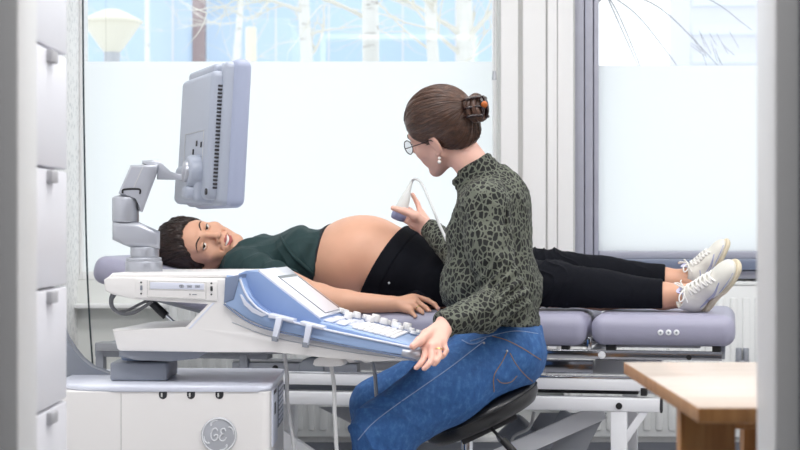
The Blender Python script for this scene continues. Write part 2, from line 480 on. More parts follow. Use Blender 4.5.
for a, b, dy in ((573.2, 584.0, 0.035), (584.8, 593.0, 0.02), (593.8, 598.5, 0.008)):
    box2(bm, (P(a, 0, YW - dy).x, YW - dy, P(0, 279, YW).z), (P(b, 0, YW - dy).x, YW + 0.03, w2t), 0.003)
obj('frame_profile', bm, M['frame_grey'], w2)
bm = BM(); box2(bm, (P(584, 0, YW).x, YW - 0.10, P(0, 270, 6.0).z), (2.2, YW + 0.05, P(0, 259.5, 6.0).z), 0.006); obj('sill', bm, M['sill'], w2)
bm = BM(); box2(bm, (P(574, 0, YW).x, YW - 0.06, P(0, 279, 6.04).z), (2.2, YW, P(0, 270.3, 6.04).z), 0.004); obj('sill_apron', bm, M['frame_grey'], w2)

# cord and bead chain at the left window
bm = BM(); tube(bm, [P(82.6, -60, 5.93), P(83.2, 60, 5.93), P(84.6, 160, 5.93), P(86.8, 260, 5.93), P(89.5, 318, 5.93), P(93, 372, 5.93), P(93.5, 400, 5.93)], 0.0032, 8)
obj('blind_cord', bm, M['cord'], label='thin dark cord hanging straight down in front of the left window edge', cat='cord')
r0 = empty('bead_chain', P(494, 78, 5.99), 'fine white bead chain with small weight beside the white window pier', 'chain')
bm = BM(); tube(bm, [P(494.5, -60, 5.99), P(494.5, 72, 5.99)], 0.0016, 6, 1); obj('chain', bm, M['cable_white'], r0)
bm = BM(); cyl(bm, P(494.2, 71, 5.99), P(494.2, 80, 5.99), 0.006, 0.009, 12); obj('weight', bm, M['badge'], r0)

# radiators below the windows
def radiator(x0, x1, label, valve):
    y0 = 5.955
    zt, zb = P(0, 282, 5.97).z, P(0, 437, 5.97).z
    r = empty('radiator', ((x0 + x1) / 2, 6.0, zb), label, 'radiator')
    bm = BM(); box2(bm, (x0, y0 + 0.012, zb), (x1, y0 + 0.03, zt - 0.012), 0.006)
    n = int((x1 - x0) / 0.044)
    for i in range(n):
        xc = x0 + (i + 0.5) * (x1 - x0) / n
        box2(bm, (xc - 0.013, y0 + 0.002, zb + 0.024), (xc + 0.013, y0 + 0.02, zt - 0.055), 0.007, 2)
    obj('panel', bm, M['radiator'], r)
    bm = BM(); box2(bm, (x0, y0 + 0.008, zt - 0.012), (x1, y0 + 0.085, zt), 0.004)
    for i in range(int((x1 - x0) / 0.03)):
        xc = x0 + 0.02 + i * 0.03
        box2(bm, (xc, y0 + 0.025, zt - 0.004), (xc + 0.018, y0 + 0.07, zt + 0.002))
    obj('top_grille', bm, M['radiator'], r)
    for xs in (x0 - 0.002, x1 + 0.002):
        bm = BM(); box2(bm, (xs - 0.003, y0 + 0.012, zb + 0.01), (xs + 0.003, y0 + 0.085, zt - 0.012)); obj('side_cover', bm, M['radiator'], r)
    bm = BM(); box2(bm, (x0 + 0.02, y0 + 0.075, zb), (x1 - 0.02, y0 + 0.09, zt - 0.03), 0.005); obj('rear_panel', bm, M['radiator'], r)
    for xs in (x0 + 0.15, x1 - 0.15):
        bm = BM(); box2(bm, (xs - 0.02, y0 + 0.085, zb + 0.1), (xs + 0.02, YW - 0.004, zt - 0.1)); obj('wall_bracket', bm, M['radiator'], r)
    if valve:
        bm = BM()
        for dx in (0.0, 0.026): cyl(bm, (valve + dx, y0 + 0.0, P(0, 362, y0).z), (valve + dx, y0 + 0.0, P(0, 348, y0).z), 0.0105, seg=14, bev=0.002)
        box2(bm, (valve - 0.012, y0 - 0.006, P(0, 360, y0).z - 0.012), (valve + 0.038, y0 + 0.02, P(0, 360, y0).z), 0.003)
        obj('valve', bm, M['steel_grey'], r, label='grey steel twin valve')
radiator(P(168, 0, 5.97).x, P(480, 0, 5.97).x, 'white ribbed panel radiator under the left window, behind the couch base', None)
radiator(P(566, 0, 5.97).x, 1.75, 'white ribbed panel radiator under the grey framed right window', P(739, 0, 5.95).x)

# ceiling lamps
for i, lp in enumerate(LAMPS):
    r0 = empty('ceiling_lamp', (lp[0], lp[1], lp[2]), 'rectangular white ceiling lamp over the examination room', 'lamp', 'ceiling lamps of the room')
    bm = BM(); box2(bm, (lp[0] - 0.6, lp[1] - 0.3, lp[2]), (lp[0] + 0.6, lp[1] + 0.3, ZC), 0.01); obj('housing', bm, M['steel_white'], r0)
    bm = BM(); box2(bm, (lp[0] - 0.57, lp[1] - 0.27, lp[2] - 0.008), (lp[0] + 0.57, lp[1] + 0.27, lp[2] + 0.002)); obj('diffuser', bm, M['lamp_glow'], r0)

# ------------------------------------------------------------------ outside the windows
bm = BM(); box2(bm, (-14, 6.45, -0.35), (14, 40, -0.15)); obj('ground_outside', bm, M['ground'], kind='structure')
YB = 20.0
r0 = empty('street_building', (-2.0, YB, -0.15), 'pale blue building front with brown posts behind the trees', 'building')
bm = BM(); box2(bm, (-6.5, YB, -0.15), (1.75, YB + 1.5, 7.0)); obj('wall', bm, M['facade'], r0)
bm = BM()
for px in (172, 240, 275, 328, 402, 455): box2(bm, (P(px, 0, YB).x, YB - 0.012, 0), (P(px, 0, YB).x + 0.02, YB, 7.0))
obj('panel_joint', bm, M['facade_white'], r0)
for px, w in ((199, 0.075),):
    bm = BM(); box2(bm, (P(px, 0, YB - .4).x - w, YB - 0.45, -0.15), (P(px, 0, YB - .4).x + w, YB - 0.3, 7.0), 0.01); obj('post', bm, M['post_brown'], r0)
r0 = empty('street_building', (4.6, 26, -0.15), 'white building with faint grey floor bands seen through the right window', 'building')
bm = BM(); box2(bm, (P(690, 0, 26).x, 26, -0.15), (9.5, 28, 9.0)); obj('wall', bm, M['facade_white'], r0)
for k in range(5):
    zz = 2.6 + 0.45 * k
    bm = BM(); box2(bm, (P(692, 0, 26).x, 25.96, zz), (9.4, 26.0, zz + 0.16)); obj('window', bm, M['facade_dim'], r0)

# street lamp: lidded inverted cone
DLp = 11.0
c = P(112, 60, DLp); u = DLp / F
r0 = empty('street_lamp', (c.x, DLp, -0.15), 'white street lamp with lidded cone shade outside the left window', 'lamp')
prof = [(2 * u, -3.0 * u), (12 * u, 8 * u), (22 * u, 22 * u), (27 * u, 30 * u), (27.5 * u, 33 * u)]
bm = BM(); lathe(bm, (c.x, DLp, c.z + 4 * u), prof); obj('shade', bm, M['lamp_white'], r0, smooth=50)
bm = BM(); lathe(bm, (c.x, DLp, c.z + 4 * u), [(30.5 * u, 32.5 * u), (31 * u, 35 * u), (18 * u, 42 * u), (8 * u, 46.5 * u), (1 * u, 47 * u)]); obj('lid', bm, M['lamp_white'], r0, smooth=50)
bm = BM(); lathe(bm, (c.x, DLp, c.z), [(8 * u, -12 * u), (8 * u, 8 * u), (10 * u, 12 * u), (3 * u, 14 * u)]); obj('collar', bm, M['badge'], r0)
bm = BM(); cyl(bm, (c.x, DLp, -0.15), (c.x, DLp, c.z - 10 * u), 6 * u, 5 * u); obj('post', bm, M['badge'], r0)
c = P(251, 27, 13.0)
r0 = empty('bollard_post', (c.x, 13.0, -0.15), 'plain white round-topped post standing before the pale blue building', 'post')
bm = BM(); cyl(bm, (c.x, 13.0, -0.15), (c.x, 13.0, c.z), 0.05, 0.045, 16, 0.012); obj('shaft', bm, M['lamp_white'], r0)

def tree(px, D, r, lean, seed, label, h=5.2, nb=16, twig='twig', spread=1.0, z0=1.8):
    rnd = random.Random(seed)
    b = Vector((P(px, 0, D).x, D, -0.2))
    t = empty('birch_tree', b, label, 'tree')
    pts = [b + Vector((lean * k / 6 + rnd.uniform(-.03, .03), rnd.uniform(-.05, .05), h * k / 6)) for k in range(7)]
    bm = BM(); tube(bm, pts, [r, r * .85, r * .75, r * .66, r * .56, r * .45, r * .25], 10, 4); obj('trunk', bm, M['bark'], t)
    def grow(bm, p, d, L, rr, depth):
        q = [p]; dd = d.normalized()
        for k in range(4):
            dd = (dd + Vector((rnd.uniform(-.3, .3), rnd.uniform(-.12, .12), rnd.uniform(-.22, .25)))).normalized()
            q.append(q[-1] + dd * L / 4)
        tube(bm, q, [rr, rr * .8, rr * .6, rr * .45, rr * .25], 5, 2)
        if depth > 0:
            for k in range(4 if depth > 1 else 5):
                s = q[rnd.randint(1, 4)]
                grow(bm, s, dd + Vector((rnd.uniform(-1, 1), rnd.uniform(-.2, .2), rnd.uniform(-.6, .8))), L * rnd.uniform(.4, .7), rr * .5, depth - 1)
    for k in range(nb):
        zz = rnd.uniform(z0, 4.4)
        f = (zz + 0.2) / h
        p = b + Vector((lean * f, 0, zz + 0.2))
        a = rnd.uniform(0, 2 * math.pi)
        bm = BM(); grow(bm, p, Vector((math.cos(a) * spread, math.sin(a) * .25, rnd.uniform(-.2, .9))), rnd.uniform(.5, 1.1), r * rnd.uniform(.13, .28), 2); obj('branch', bm, M[twig], t)
tree(306, 15.5, 0.09, 0.0, 1, 'slim white birch with bare twigs, just right of the round-topped post', nb=8)
tree(364, 8.7, 0.062, 0.04, 2, 'black and white birch trunk in the middle of the left window', nb=7)
tree(441, 10.7, 0.055, -0.08, 3, 'slender spotted birch with pale twigs left of the bun-haired woman', nb=22)
tree(475, 12.8, 0.10, -0.2, 4, 'crooked pale birch with thick limbs at the right edge of the left window', nb=22)
tree(234, 17.3, 0.06, 0.06, 5, 'thin pale birch just left of the round-topped post', nb=3)
tree(145, 18.8, 0.05, 0.04, 6, 'thin pale birch sapling just right of the street lamp', nb=3)
rnd = random.Random(9)
t = empty('arching_shrub', P(606, 30, 7.6), 'bare shrub with thin arching stems outside the right window', 'shrub')
t.location.z = -0.15; ORIG[t.name] = Vector(t.location)
ends = [((606, -6), (622, 30), (640, 70)), ((606, -8), (640, 18), (682, 72)), ((606, -8), (660, 8), (730, 78)), ((610, -12), (700, -4), (752, 30)), ((606, -8), (622, 22), (650, 90))]
bm = BM()
root_p = P(588, 0, 7.6); root_p.z = -0.15
tube(bm, [root_p, P(590, 120, 7.6), P(590, 20, 7.6), P(606, -8, 7.6)], [0.02, 0.014, 0.008], 6)
obj('stem', bm, M['twig_grey'], t)
bm = BM()
for e in ends: tube(bm, [P(x, y, 7.6 + 0.1 * i) for i, (x, y) in enumerate(e)], [0.004, 0.003, 0.0015], 5)
for k in range(14):
    x = rnd.uniform(690, 735); y = rnd.uniform(30, 60)
    tube(bm, [P(x, y, 7.8), P(x + rnd.uniform(5, 16), y + rnd.uniform(10, 22), 7.8)], 0.0012, 4)
obj('arching_twigs', bm, M['twig_grey'], t)

# ------------------------------------------------------------------ drawer tower at the left
XC, CY0, CY1 = -0.602, 2.24, 3.01
r0 = empty('drawer_cabinet', (XC - 0.27, 2.62, 0), 'tall white drawer tower with small square finger pulls behind the door frame', 'cabinet')
ph = 0.2065
zl = [P(0, 300 - 12, 2.86).z + k * ph for k in range(-3, 7)]
bm = BM(); box2(bm, (XC - 0.55, CY0, 0.04), (XC - 0.022, CY1, zl[-1] + 0.03), 0.004); obj('body', bm, M['gauge'], r0)
bm = BM(); box2(bm, (XC - 0.5, CY0 + 0.03, 0), (XC - 0.06, CY1 - 0.03, 0.05)); obj('plinth', bm, M['steel_grey'], r0)
for k in range(len(zl) - 1):
    bm = BM(); box2(bm, (XC - 0.02, CY0 + 0.002, zl[k] + 0.002), (XC, CY1 - 0.002, zl[k + 1] - 0.003), 0.003)
    d = obj('drawer', bm, M['gauge'], r0)
    bm = BM(); box2(bm, (XC - 0.002, 2.835, zl[k + 1] - 0.026), (XC + 0.010, 2.885, zl[k + 1] - 0.005), 0.002); obj('handle', bm, M['notch'], d)

# ------------------------------------------------------------------ oak table at the right
TZ = 0.735
r0 = empty('wooden_table', (0.85, 2.6, 0), 'glare-washed oak table with thick board legs in the right foreground', 'table')
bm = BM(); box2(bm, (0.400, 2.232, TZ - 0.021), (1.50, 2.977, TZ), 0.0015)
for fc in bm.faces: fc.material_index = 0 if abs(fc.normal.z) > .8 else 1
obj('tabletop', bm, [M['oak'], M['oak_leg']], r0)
for x0, x1, y0 in ((0.409, 0.490, 2.43), (0.572, 0.652, 2.77), (1.38, 1.46, 2.43), (1.38, 1.46, 2.77)):
    bm = BM(); box2(bm, (x0, y0, 0), (x1, y0 + 0.035, TZ - 0.021), 0.002); obj('leg', bm, M['oak_leg'], r0)
bm = BM(); box2(bm, (0.46, 2.61, TZ - 0.075), (1.42, 2.635, TZ - 0.021), 0.002); obj('apron_rail', bm, M['oak_leg'], r0)

# ------------------------------------------------------------------ examination couch
K = Frame(11.3)
DN = 4.845; DFAR = 5.495; DC = 5.17
kc = K.W(420, 330, DC)
couch = empty('examination_couch', (kc.x, kc.y, 0), 'lavender grey padded examination couch on a white lifting frame', 'couch')
def kobj(name, bm, m, parent=couch, **kw): return obj(name, bm, M[m], parent, K.M, **kw)
def ku(px, d=DN): return K.L(px, 316, d).x
def kz(py, px=600, d=DN): return K.L(px, py, d).z
ZP = kz(315.5, 660)
uh, us, ul0, ul1 = ku(316), ku(586.5), ku(590.5), ku(735.5)
bm = BM(); box2(bm, (ul0, DN, kz(346.5, 660)), (ul1, DFAR, ZP), 0.036, 5); lp = kobj('leg_section', bm, 'pad', smooth=60)
bm = BM()
for x in (660.5, 668.5, 676.5):
    p = K.L(x, 332.5, DN)
    cyl(bm, (p.x, DN - 0.004, p.z), (p.x, DN + 0.01, p.z), 0.0085, seg=16, bev=0.002)
kobj('vent_eyelet', bm, 'steel_white', lp)
bm = BM()
for x in (660.5, 668.5, 676.5):
    p = K.L(x, 332.5, DN); cyl(bm, (p.x, DN - 0.0048, p.z), (p.x, DN - 0.003, p.z), 0.0032, seg=10)
kobj('eyelet_hole', bm, 'grey_plastic', lp)
bm = BM(); box2(bm, (uh, DN, kz(346.5, 560)), (us, DFAR, ZP), 0.036, 5); kobj('seat_section', bm, 'pad', smooth=60)
# raised head section, hinged at uh
pL = K.L(94, 253.5, DN)
hl = math.hypot(uh - pL.x, pL.z - ZP); ang = math.atan2(pL.z - ZP, uh - pL.x)
Rh = Matrix.Rotation(ang, 3, 'Y')
hz = ZP - 0.09
cen = Vector((uh, (DN + DFAR) / 2, ZP)) + Rh @ Vector((-hl / 2, 0, -0.045))
bm = BM(); box(bm, cen, (hl, DFAR - DN, 0.088), 0.036, 5, Rh); kobj('head_section', bm, 'pad', smooth=60)
def on_back(px, lift=0.0):
    """height of the couch's top face in its own frame at the photo column px"""
    u = K.L(px, 290, DC).x
    return ZP + max(0.0, uh - u) * math.tan(ang) + lift
# head section carrier: dark bracket and gas strut
bm = BM(); box(bm, cen + Rh @ Vector((0.0, 0, -0.055)), (hl * 0.86, 0.42, 0.02), 0.004, 2, Rh); kobj('head_carrier', bm, 'steel_grey')
a, b = K.L(150, 300, DN + 0.14), K.L(172, 322, DN + 0.14)
bm = BM(); cyl(bm, K.L(146, 297, DN + .14), K.L(166, 316, DN + .14), 0.013, seg=14); kobj('gas_strut', bm, 'dark')
bm = BM(); cyl(bm, K.L(158, 308, DN + .14), K.L(204, 350, DN + .14), 0.006, seg=12); kobj('strut_rod', bm, 'chrome')
# rails
zr0, zr1 = kz(352.5, 700), kz(361.5, 700)
for nm, d0 in (('side_rail', DN + 0.03), ('far_rail', DFAR - 0.06)):
    bm = BM(); box2(bm, (ku(92), d0, zr0), (ku(722), d0 + 0.03, zr1), 0.002); kobj('side_rail', bm, 'rail_chrome')
for u0 in (ku(93), ku(262), ku(588), ku(716)):
    bm = BM(); box2(bm, (u0, DN + 0.05, zr1 + 0.003), (u0 + 0.025, DFAR - 0.06, zr0 - 0.003), 0.002); kobj('cross_bar', bm, 'steel_grey')
bm = BM(); p = K.L(602, 355, DN + .03); cyl(bm, (p.x, DN + 0.018, p.z), (p.x, DN + 0.05, p.z), 0.011, seg=14, bev=0.003); kobj('rail_bolt', bm, 'steel_white')
bm = BM(); p = K.L(689, 357.5, DN + .03); cyl(bm, (p.x, DN + 0.027, p.z), (p.x, DN + 0.05, p.z), 0.0075, seg=14); kobj('rail_hole', bm, 'black')
for x0, x1 in ((605, 615), (712, 721), (560, 568), (330, 340), (470, 480)):
    bm = BM(); box2(bm, (ku(x0), DN + 0.03, zr0), (ku(x1), DN + 0.08, kz(344, 660)), 0.003); kobj('pad_foot', bm, 'black')
bm = BM(); box2(bm, (ku(592), DN + .10, kz(350.5, 660)), (ku(700), DN + .14, kz(347.5, 660)), 0.002); box2(bm, (ku(330), DN + .10, kz(350.5, 660)), (ku(584), DN + .14, kz(347.5, 660)), 0.002); kobj('pad_plate', bm, 'steel_white')
bm = BM(); box2(bm, (ku(585.5), DN + .03, zr0), (ku(590.5), DN + .06, kz(338, 588)), 0.002); kobj('hinge_bracket', bm, 'chrome')
# upper carriage below the rail
bm = BM(); box2(bm, (ku(430), DN + 0.07, kz(376, 600)), (ku(591), DN + 0.11, kz(363, 600)), 0.003); kobj('carriage_plate', bm, 'dark_chrome')
bm = BM(); box2(bm, (ku(591), DN + 0.12, kz(377, 600)), (ku(660), DN + 0.20, kz(363, 600)), 0.003); kobj('actuator_cover', bm, 'steel_white')
bm = BM(); box2(bm, (ku(225), DN + 0.07, kz(380, 300)), (ku(352), DN + 0.12, kz(365, 300)), 0.004); hub = kobj('carriage_plate', bm, 'steel_grey')
bm = BM(); p = K.L(275.5, 364, DN + .07); cyl(bm, (p.x, DN + .066, p.z - .012), (p.x, DN + .1, p.z - .012), 0.009, seg=14); kobj('bolt_hole', bm, 'black', hub)
bm = BM(); p = K.L(312, 370, DN + .07); cyl(bm, (p.x, DN + .055, p.z), (p.x, DN + .1, p.z), 0.04, seg=28, bev=0.006); kobj('pivot_cover', bm, 'grey_plastic', hub)
bm = BM(); box2(bm, (ku(225), DN + .05, kz(382.4, 600)), (ku(643), DN + .08, kz(378.2, 600)), 0.001); kobj('slide_strip', bm, 'chrome')
zb0, zb1 = kz(380.5, 600), kz(391.5, 600)
bm = BM(); box2(bm, (ku(180), DN + 0.03, zb1), (ku(646), DN + 0.075, zb0), 0.004); box2(bm, (ku(180), DFAR - 0.1, zb1), (ku(646), DFAR - 0.055, zb0), 0.004); kobj('upper_frame_beam', bm, 'steel_white')
bm = BM(); box2(bm, (ku(640), DN + 0.028, kz(397, 640)), (ku(646.5), DN + 0.08, kz(389, 640)), 0.002); kobj('stop_block', bm, 'black')
bm = BM(); box2(bm, (ku(440), DN + .12, kz(398, 600)), (ku(636), DN + .2, kz(391.5, 600)), 0.002); kobj('gap_shade_block', bm, 'dark')  # dark block put in as the shade of the gap between beams
bm = BM(); box2(bm, (ku(225), DN + .09, kz(399, 600)), (ku(439), DN + .2, kz(391.0, 600)), 0.002); kobj('gap_shade_block', bm, 'grey_plastic')  # greyer block for the lighter shade in the left part of the gap
zc0, zc1 = kz(399, 620), kz(412.6, 620)
bm = BM(); box2(bm, (ku(200), DN + 0.02, zc1), (ku(660), DN + 0.075, zc0), 0.004); lb = kobj('lower_frame_beam', bm, 'steel_white')
bm = BM(); box2(bm, (ku(660), DN + 0.018, zc1 - .001), (ku(662), DN + 0.077, zc0 + .001), 0.001); kobj('end_cap', bm, 'dark', lb)
bm = BM(); p = K.L(619, 406, DN + .02); cyl(bm, (p.x, DN + 0.016, p.z), (p.x, DN + 0.03, p.z), 0.0095, seg=16); kobj('bolt_hole', bm, 'black', lb)
bm = BM(); box2(bm, (ku(200), DFAR - 0.1, zc1), (ku(660), DFAR - 0.045, zc0), 0.004); kobj('lower_frame_beam', bm, 'steel_white')
for u0 in (ku(610), ku(232)):
    for d0 in (DN + 0.022, DFAR - 0.095):
        bm = BM(); box2(bm, (u0, d0, 0.0), (u0 + 0.047, d0 + 0.047, zc1), 0.003); lg = kobj('leg', bm, 'steel_white')
        bm = BM(); cyl(bm, (u0 + .023, d0 + .023, 0), (u0 + .023, d0 + .023, 0.02), 0.03, seg=16, bev=0.003); kobj('foot', bm, 'black', lg)
def bar(px0, py0, px1, py1, d, w, th, m, name):
    a, b = K.L(px0, py0, d), K.L(px1, py1, d)
    n = (b - a).normalized(); q = Vector((-n.z, 0, n.x)) * w / 2
    bm = BM(); e = Vector((0, th, 0))
    prism(bm, [a + q, b + q, b - q, a - q], [a + q + e, b + q + e, b - q + e, a - q + e], 0.002)
    return kobj(name, bm, m)
bar(645, 411, 622, 444, DN + .025, 0.022, 0.03, 'steel_white', 'corner_brace')
bar(603, 411, 470, 470, DN + .10, 0.05, 0.03, 'steel_white', 'lift_arm')
bar(240, 411, 400, 520, DN + .10, 0.05, 0.03, 'steel_white', 'lift_arm')
bar(566, 412, 500, 520, DN + .22, 0.035, 0.03, 'steel_grey', 'lift_link')
bm = BM()
A = [K.L(x, y, DN + .30) for x, y in ((540, 413), (607, 413), (600, 424), (580, 462), (540, 500), (480, 500))]
prism(bm, A, [p + Vector((0, .012, 0)) for p in A], 0.002); kobj('gusset_plate', bm, 'badge')
bm = BM()
A = [K.L(x, y, DN + .30) for x, y in ((318, 407), (400, 407), (400, 440), (356, 426))]
prism(bm, A, [p + Vector((0, .012, 0)) for p in A], 0.002); kobj('gusset_plate', bm, 'badge')
bm = BM(); a = K.L(528, 424, DN + .26); b = K.L(505, 446, DN + .26); cyl(bm, a, b, 0.045, seg=24, bev=.008); kobj('lift_motor', bm, 'grey_plastic')
bm = BM()
tube(bm, [K.L(534, 412, DN + .2), K.L(529, 428, DN + .2), K.L(512, 440, DN + .2), K.L(523, 470, DN + .2), K.L(500, 500, DN + .2)], 0.005, 8); kobj('motor_cable', bm, 'cable_white')
bm = BM()
for d0 in (DN + .03, DFAR - .09): box2(bm, (ku(232), d0, 0.025), (ku(640), d0 + .05, 0.065), 0.004)
kobj('base_beam', bm, 'steel_white')
for x in (99, 243):
    bm = BM(); a = K.L(x, 356, DN + .06); box2(bm, (a.x - .012, DN + .06, a.z - (.075 if x < 150 else .04)), (a.x + .014, DN + .09, a.z + .01), 0.002); kobj('frame_post', bm, 'steel_grey')
bm = BM(); a, b = K.L(92, 351, DN + .04), K.L(290, 341, DN + .04)
box2(bm, (a.x, DN + .062, zr1 - .02), (ku(262), DN + .12, zr0 - .002), 0.003); kobj('head_frame_bar', bm, 'steel_grey')

# ------------------------------------------------------------------ ultrasound machine
BY = 4.05                      # front face of the cabinet
def bx(px): return P(px, 0, BY).x
def bz(py): return P(0, py, BY).z
mach = empty('ultrasound_machine', (bx(180), 4.3, 0), 'white and blue ultrasound machine with tilted console and monitor on a jointed arm', 'medical machine')
bl, br, bt = bx(62) - 0.03, bx(270), bz(390)
BD = 0.50
# cabinet with a rounded corner outline
def outline(x0, x1, y0, y1, r, seg=6):
    out = []
    for cx, cy, a0, rr in ((x1 - r[1], y0 + r[1], -90, r[1]), (x1 - r[2], y1 - r[2], 0, r[2]), (x0 + r[3], y1 - r[3], 90, r[3]), (x0 + r[0], y0 + r[0], 180, r[0])):
        for k in range(seg + 1):
            a = math.radians(a0 + 90 * k / seg); out.append((cx + rr * math.cos(a), cy + rr * math.sin(a)))
    return out
o2 = outline(bl, br, BY, BY + BD, (0.05, 0.022, 0.03, 0.05))
bm = BM(); prism(bm, [Vector((x, y, 0.12)) for x, y in o2], [Vector((x, y, bt - 0.004)) for x, y in o2], 0.003); cab = obj('cabinet', bm, M['white_plastic'], mach, smooth=50)
bm = BM(); box2(bm, (bx(120.6), BY - 0.0006, 0.14), (bx(121.6), BY + 0.01, bt - 0.008)); obj('panel_seam', bm, M['groove'], cab)
o3 = outline(bl - 0.004, br + 0.002, BY - 0.003, BY + BD + .003, (0.16, 0.03, 0.03, 0.16), 8)
bm = BM(); prism(bm, [Vector((x, y, bt - 0.004)) for x, y in o3], [Vector((x, y, bt + 0.010)) for x, y in o3], 0.006, 3); obj('top_cover', bm, M['cool_plastic'], mach, smooth=50)
for px in (163, 191, 219.5):
    bm = BM()
    x, z, r = bx(px), bz(393.4), 0.0098
    A = [Vector((x - r, 0, z + .004)), Vector((x + r, 0, z + .004))] + [Vector((x + r * math.cos(a), 0, z - .004 + r * math.sin(a))) for a in [-math.pi * k / 8 for k in range(9)]]
    prism(bm, [p + Vector((0, BY - 0.001, 0)) for p in A], [p + Vector((0, BY + 0.012, 0)) for p in A]); sl = obj('hook_slot', bm, M['dark'], mach)
    bm = BM(); box2(bm, (x - .0052, BY - 0.002, z - .009), (x - .001, BY + 0.002, z + .001), 0.001); obj('slot_tongue', bm, M['groove'], sl)
# round badge with script monogram
bc = Vector((bx(219), BY, bz(435)))
bm = BM(); cyl(bm, bc + Vector((0, 0.004, 0)), bc + Vector((0, -0.004, 0)), 0.0435, seg=48, bev=0.002); bd = obj('badge', bm, M['badge'], mach)
bm = BM()
tube(bm, [bc + Vector((0.0405 * math.cos(a), -0.0045, 0.0405 * math.sin(a))) for a in [2 * math.pi * k / 40 for k in range(41)]], 0.0018, 6, 1)
for k in range(4):                       # curled wave marks round the rim
    a0 = math.pi / 2 * k + .5
    tube(bm, [bc + Vector((q * math.cos(a0 + t), -0.0045, q * math.sin(a0 + t))) for q, t in ((.036, -.45), (.0365, -.15), (.034, .1), (.030, .2), (.031, .05))], [.001, .0018, .0018, .0014, .0008], 6, 4)
g = [(-.003, .011), (-.008, .017), (-.015, .013), (-.019, .002), (-.017, -.009), (-.010, -.013), (-.004, -.008), (-.003, .000), (-.008, .001), (-.012, -.002)]
e = [(.017, .010), (.013, .016), (.006, .014), (.005, .007), (.009, .003), (.013, .003), (.007, .002), (.002, -.004), (.003, -.011), (.009, -.014), (.015, -.011), (.018, -.005)]
for q in (g, e): tube(bm, [bc + Vector((x, -0.0048, z)) for x, z in q], 0.0017, 6, 5)
obj('monogram', bm, M['badge_mark'], bd)
# right-hand end of the cabinet: inset sockets and vents
xs = br
def end_panel(name, y0, y1, pz0, pz1, m, off, parent, r=0.003):
    bm = BM(); box2(bm, (xs - 0.01, BY + y0, bz(pz1)), (xs + off, BY + y1, bz(pz0)), r); return obj(name, bm, M[m], parent)
ep = end_panel('socket_panel', 0.05, 0.20, 392, 450, 'cool_plastic', 0.004, mach)
end_panel('socket', 0.07, 0.15, 394, 398, 'dark', 0.005, ep, 0.001); end_panel('socket', 0.09, 0.13, 407, 419, 'dark', 0.005, ep, 0.001)
vp = end_panel('vent_panel', 0.24, 0.42, 396, 440, 'grey_plastic', 0.003, mach)
for k in range(8): end_panel('vent_slat', 0.25, 0.41, 398 + 5 * k, 400.5 + 5 * k, 'cool_plastic', 0.005, vp, 0.0005)
# rear bumper fin at the far left
bm = BM()
y0 = BY + 0.30
A = [P(x, y, y0) for x, y in ((60, 320), (66, 338), (72, 350), (80, 360), (91, 368.5), (104, 373.5), (118, 376), (118, 379), (58, 379))]
prism(bm, A, [p + Vector((0, 0.05, 0)) for p in A], 0.006, 3); obj('rear_bumper', bm, M['grey_plastic'], mach)
# foot and castors
bm = BM(); box2(bm, (bl + .02, BY + .03, 0.075), (br + .04, BY + BD - .03, 0.13), 0.02, 3); obj('chassis', bm, M['grey_plastic'], mach)
for x in (bl + .06, br - .02):
    for y in (BY + .08, BY + BD - .08):
        bm = BM(); cyl(bm, (x - .018, y, .05), (x + .018, y, .05), .05, seg=24, bev=.006); cw = obj('castor', bm, M['dark'], mach)
        bm = BM(); box2(bm, (x - .026, y - .03, .05), (x + .026, y + .03, .1), .008); obj('castor_fork', bm, M['grey_plastic'], cw)
# swivel column and arm
YA = BY + 0.12
bm = BM(); box2(bm, (P(110, 0, YA).x, YA, P(0, 381, YA).z), (P(167, 0, YA).x, YA + .20, P(0, 362.5, YA).z), 0.006, 3); obj('swivel_column', bm, M['grey_plastic'], mach)
bm = BM(); cyl(bm, (P(137, 0, YA).x, YA + .1, P(0, 362.5, YA).z - .005), (P(137, 0, YA).x, YA + .1, P(0, 350, YA).z + .01), .055, seg=32); obj('swivel_bearing', bm, M['slate'], mach)
YA = BY + 0.09
bm = BM(); A = [P(x, y, YA) for x, y in ((119, 347), (206, 347), (206, 354), (196, 359), (170, 361.5), (136, 360), (119, 357))]
prism(bm, A, [p + Vector((0, .24, 0)) for p in A], 0.005, 2); obj('swivel_arm', bm, M['grey_plastic'], mach)

# console: its own frame, turned a little
Q = Frame(9.0)
CN, CF = 3.974, 4.345
def q(px, py, d=CN): return Q.L(px, py, d)
def qobj(name, bm, m, parent=mach, **kw): return obj(name, bm, M[m], parent, Q.M, **kw)
def slab(pxs, d0, d1, r=0.004, seg=2, bm=None, din=None):
    """outline traced on the plane d0 of the console, run back to the depth d1"""
    bm = bm or BM()
    A = [q(x, y, din if din else d0) for x, y in pxs]
    A = [Vector((p.x, d0, p.z)) for p in A]
    return prism(bm, A, [Vector((p.x, d1, p.z)) for p in A], r, seg)
body_px = [(103.5, 279.5), (108, 277), (226, 278.5), (236, 300), (246, 318), (270, 330), (300, 336), (345, 346), (412, 357.5), (410, 360.5), (372, 361.5), (330, 358), (272, 352), (205, 352), (120, 351), (117, 349), (112, 329.5),
           (187, 328.5), (212, 302.5), (135, 299.5), (112, 294.5), (104.5, 290.5)]
housing = qobj('console_housing', slab(body_px, CN, CF - .02, 0.006, 3), 'white_plastic', smooth=50)
top_px = [(106, 278.5), (112, 273.0), (232, 272.5), (236, 278)]
qobj('console_lid', slab(top_px, CN + .012, CF, 0.006, 3), 'white_plastic', housing, smooth=50)
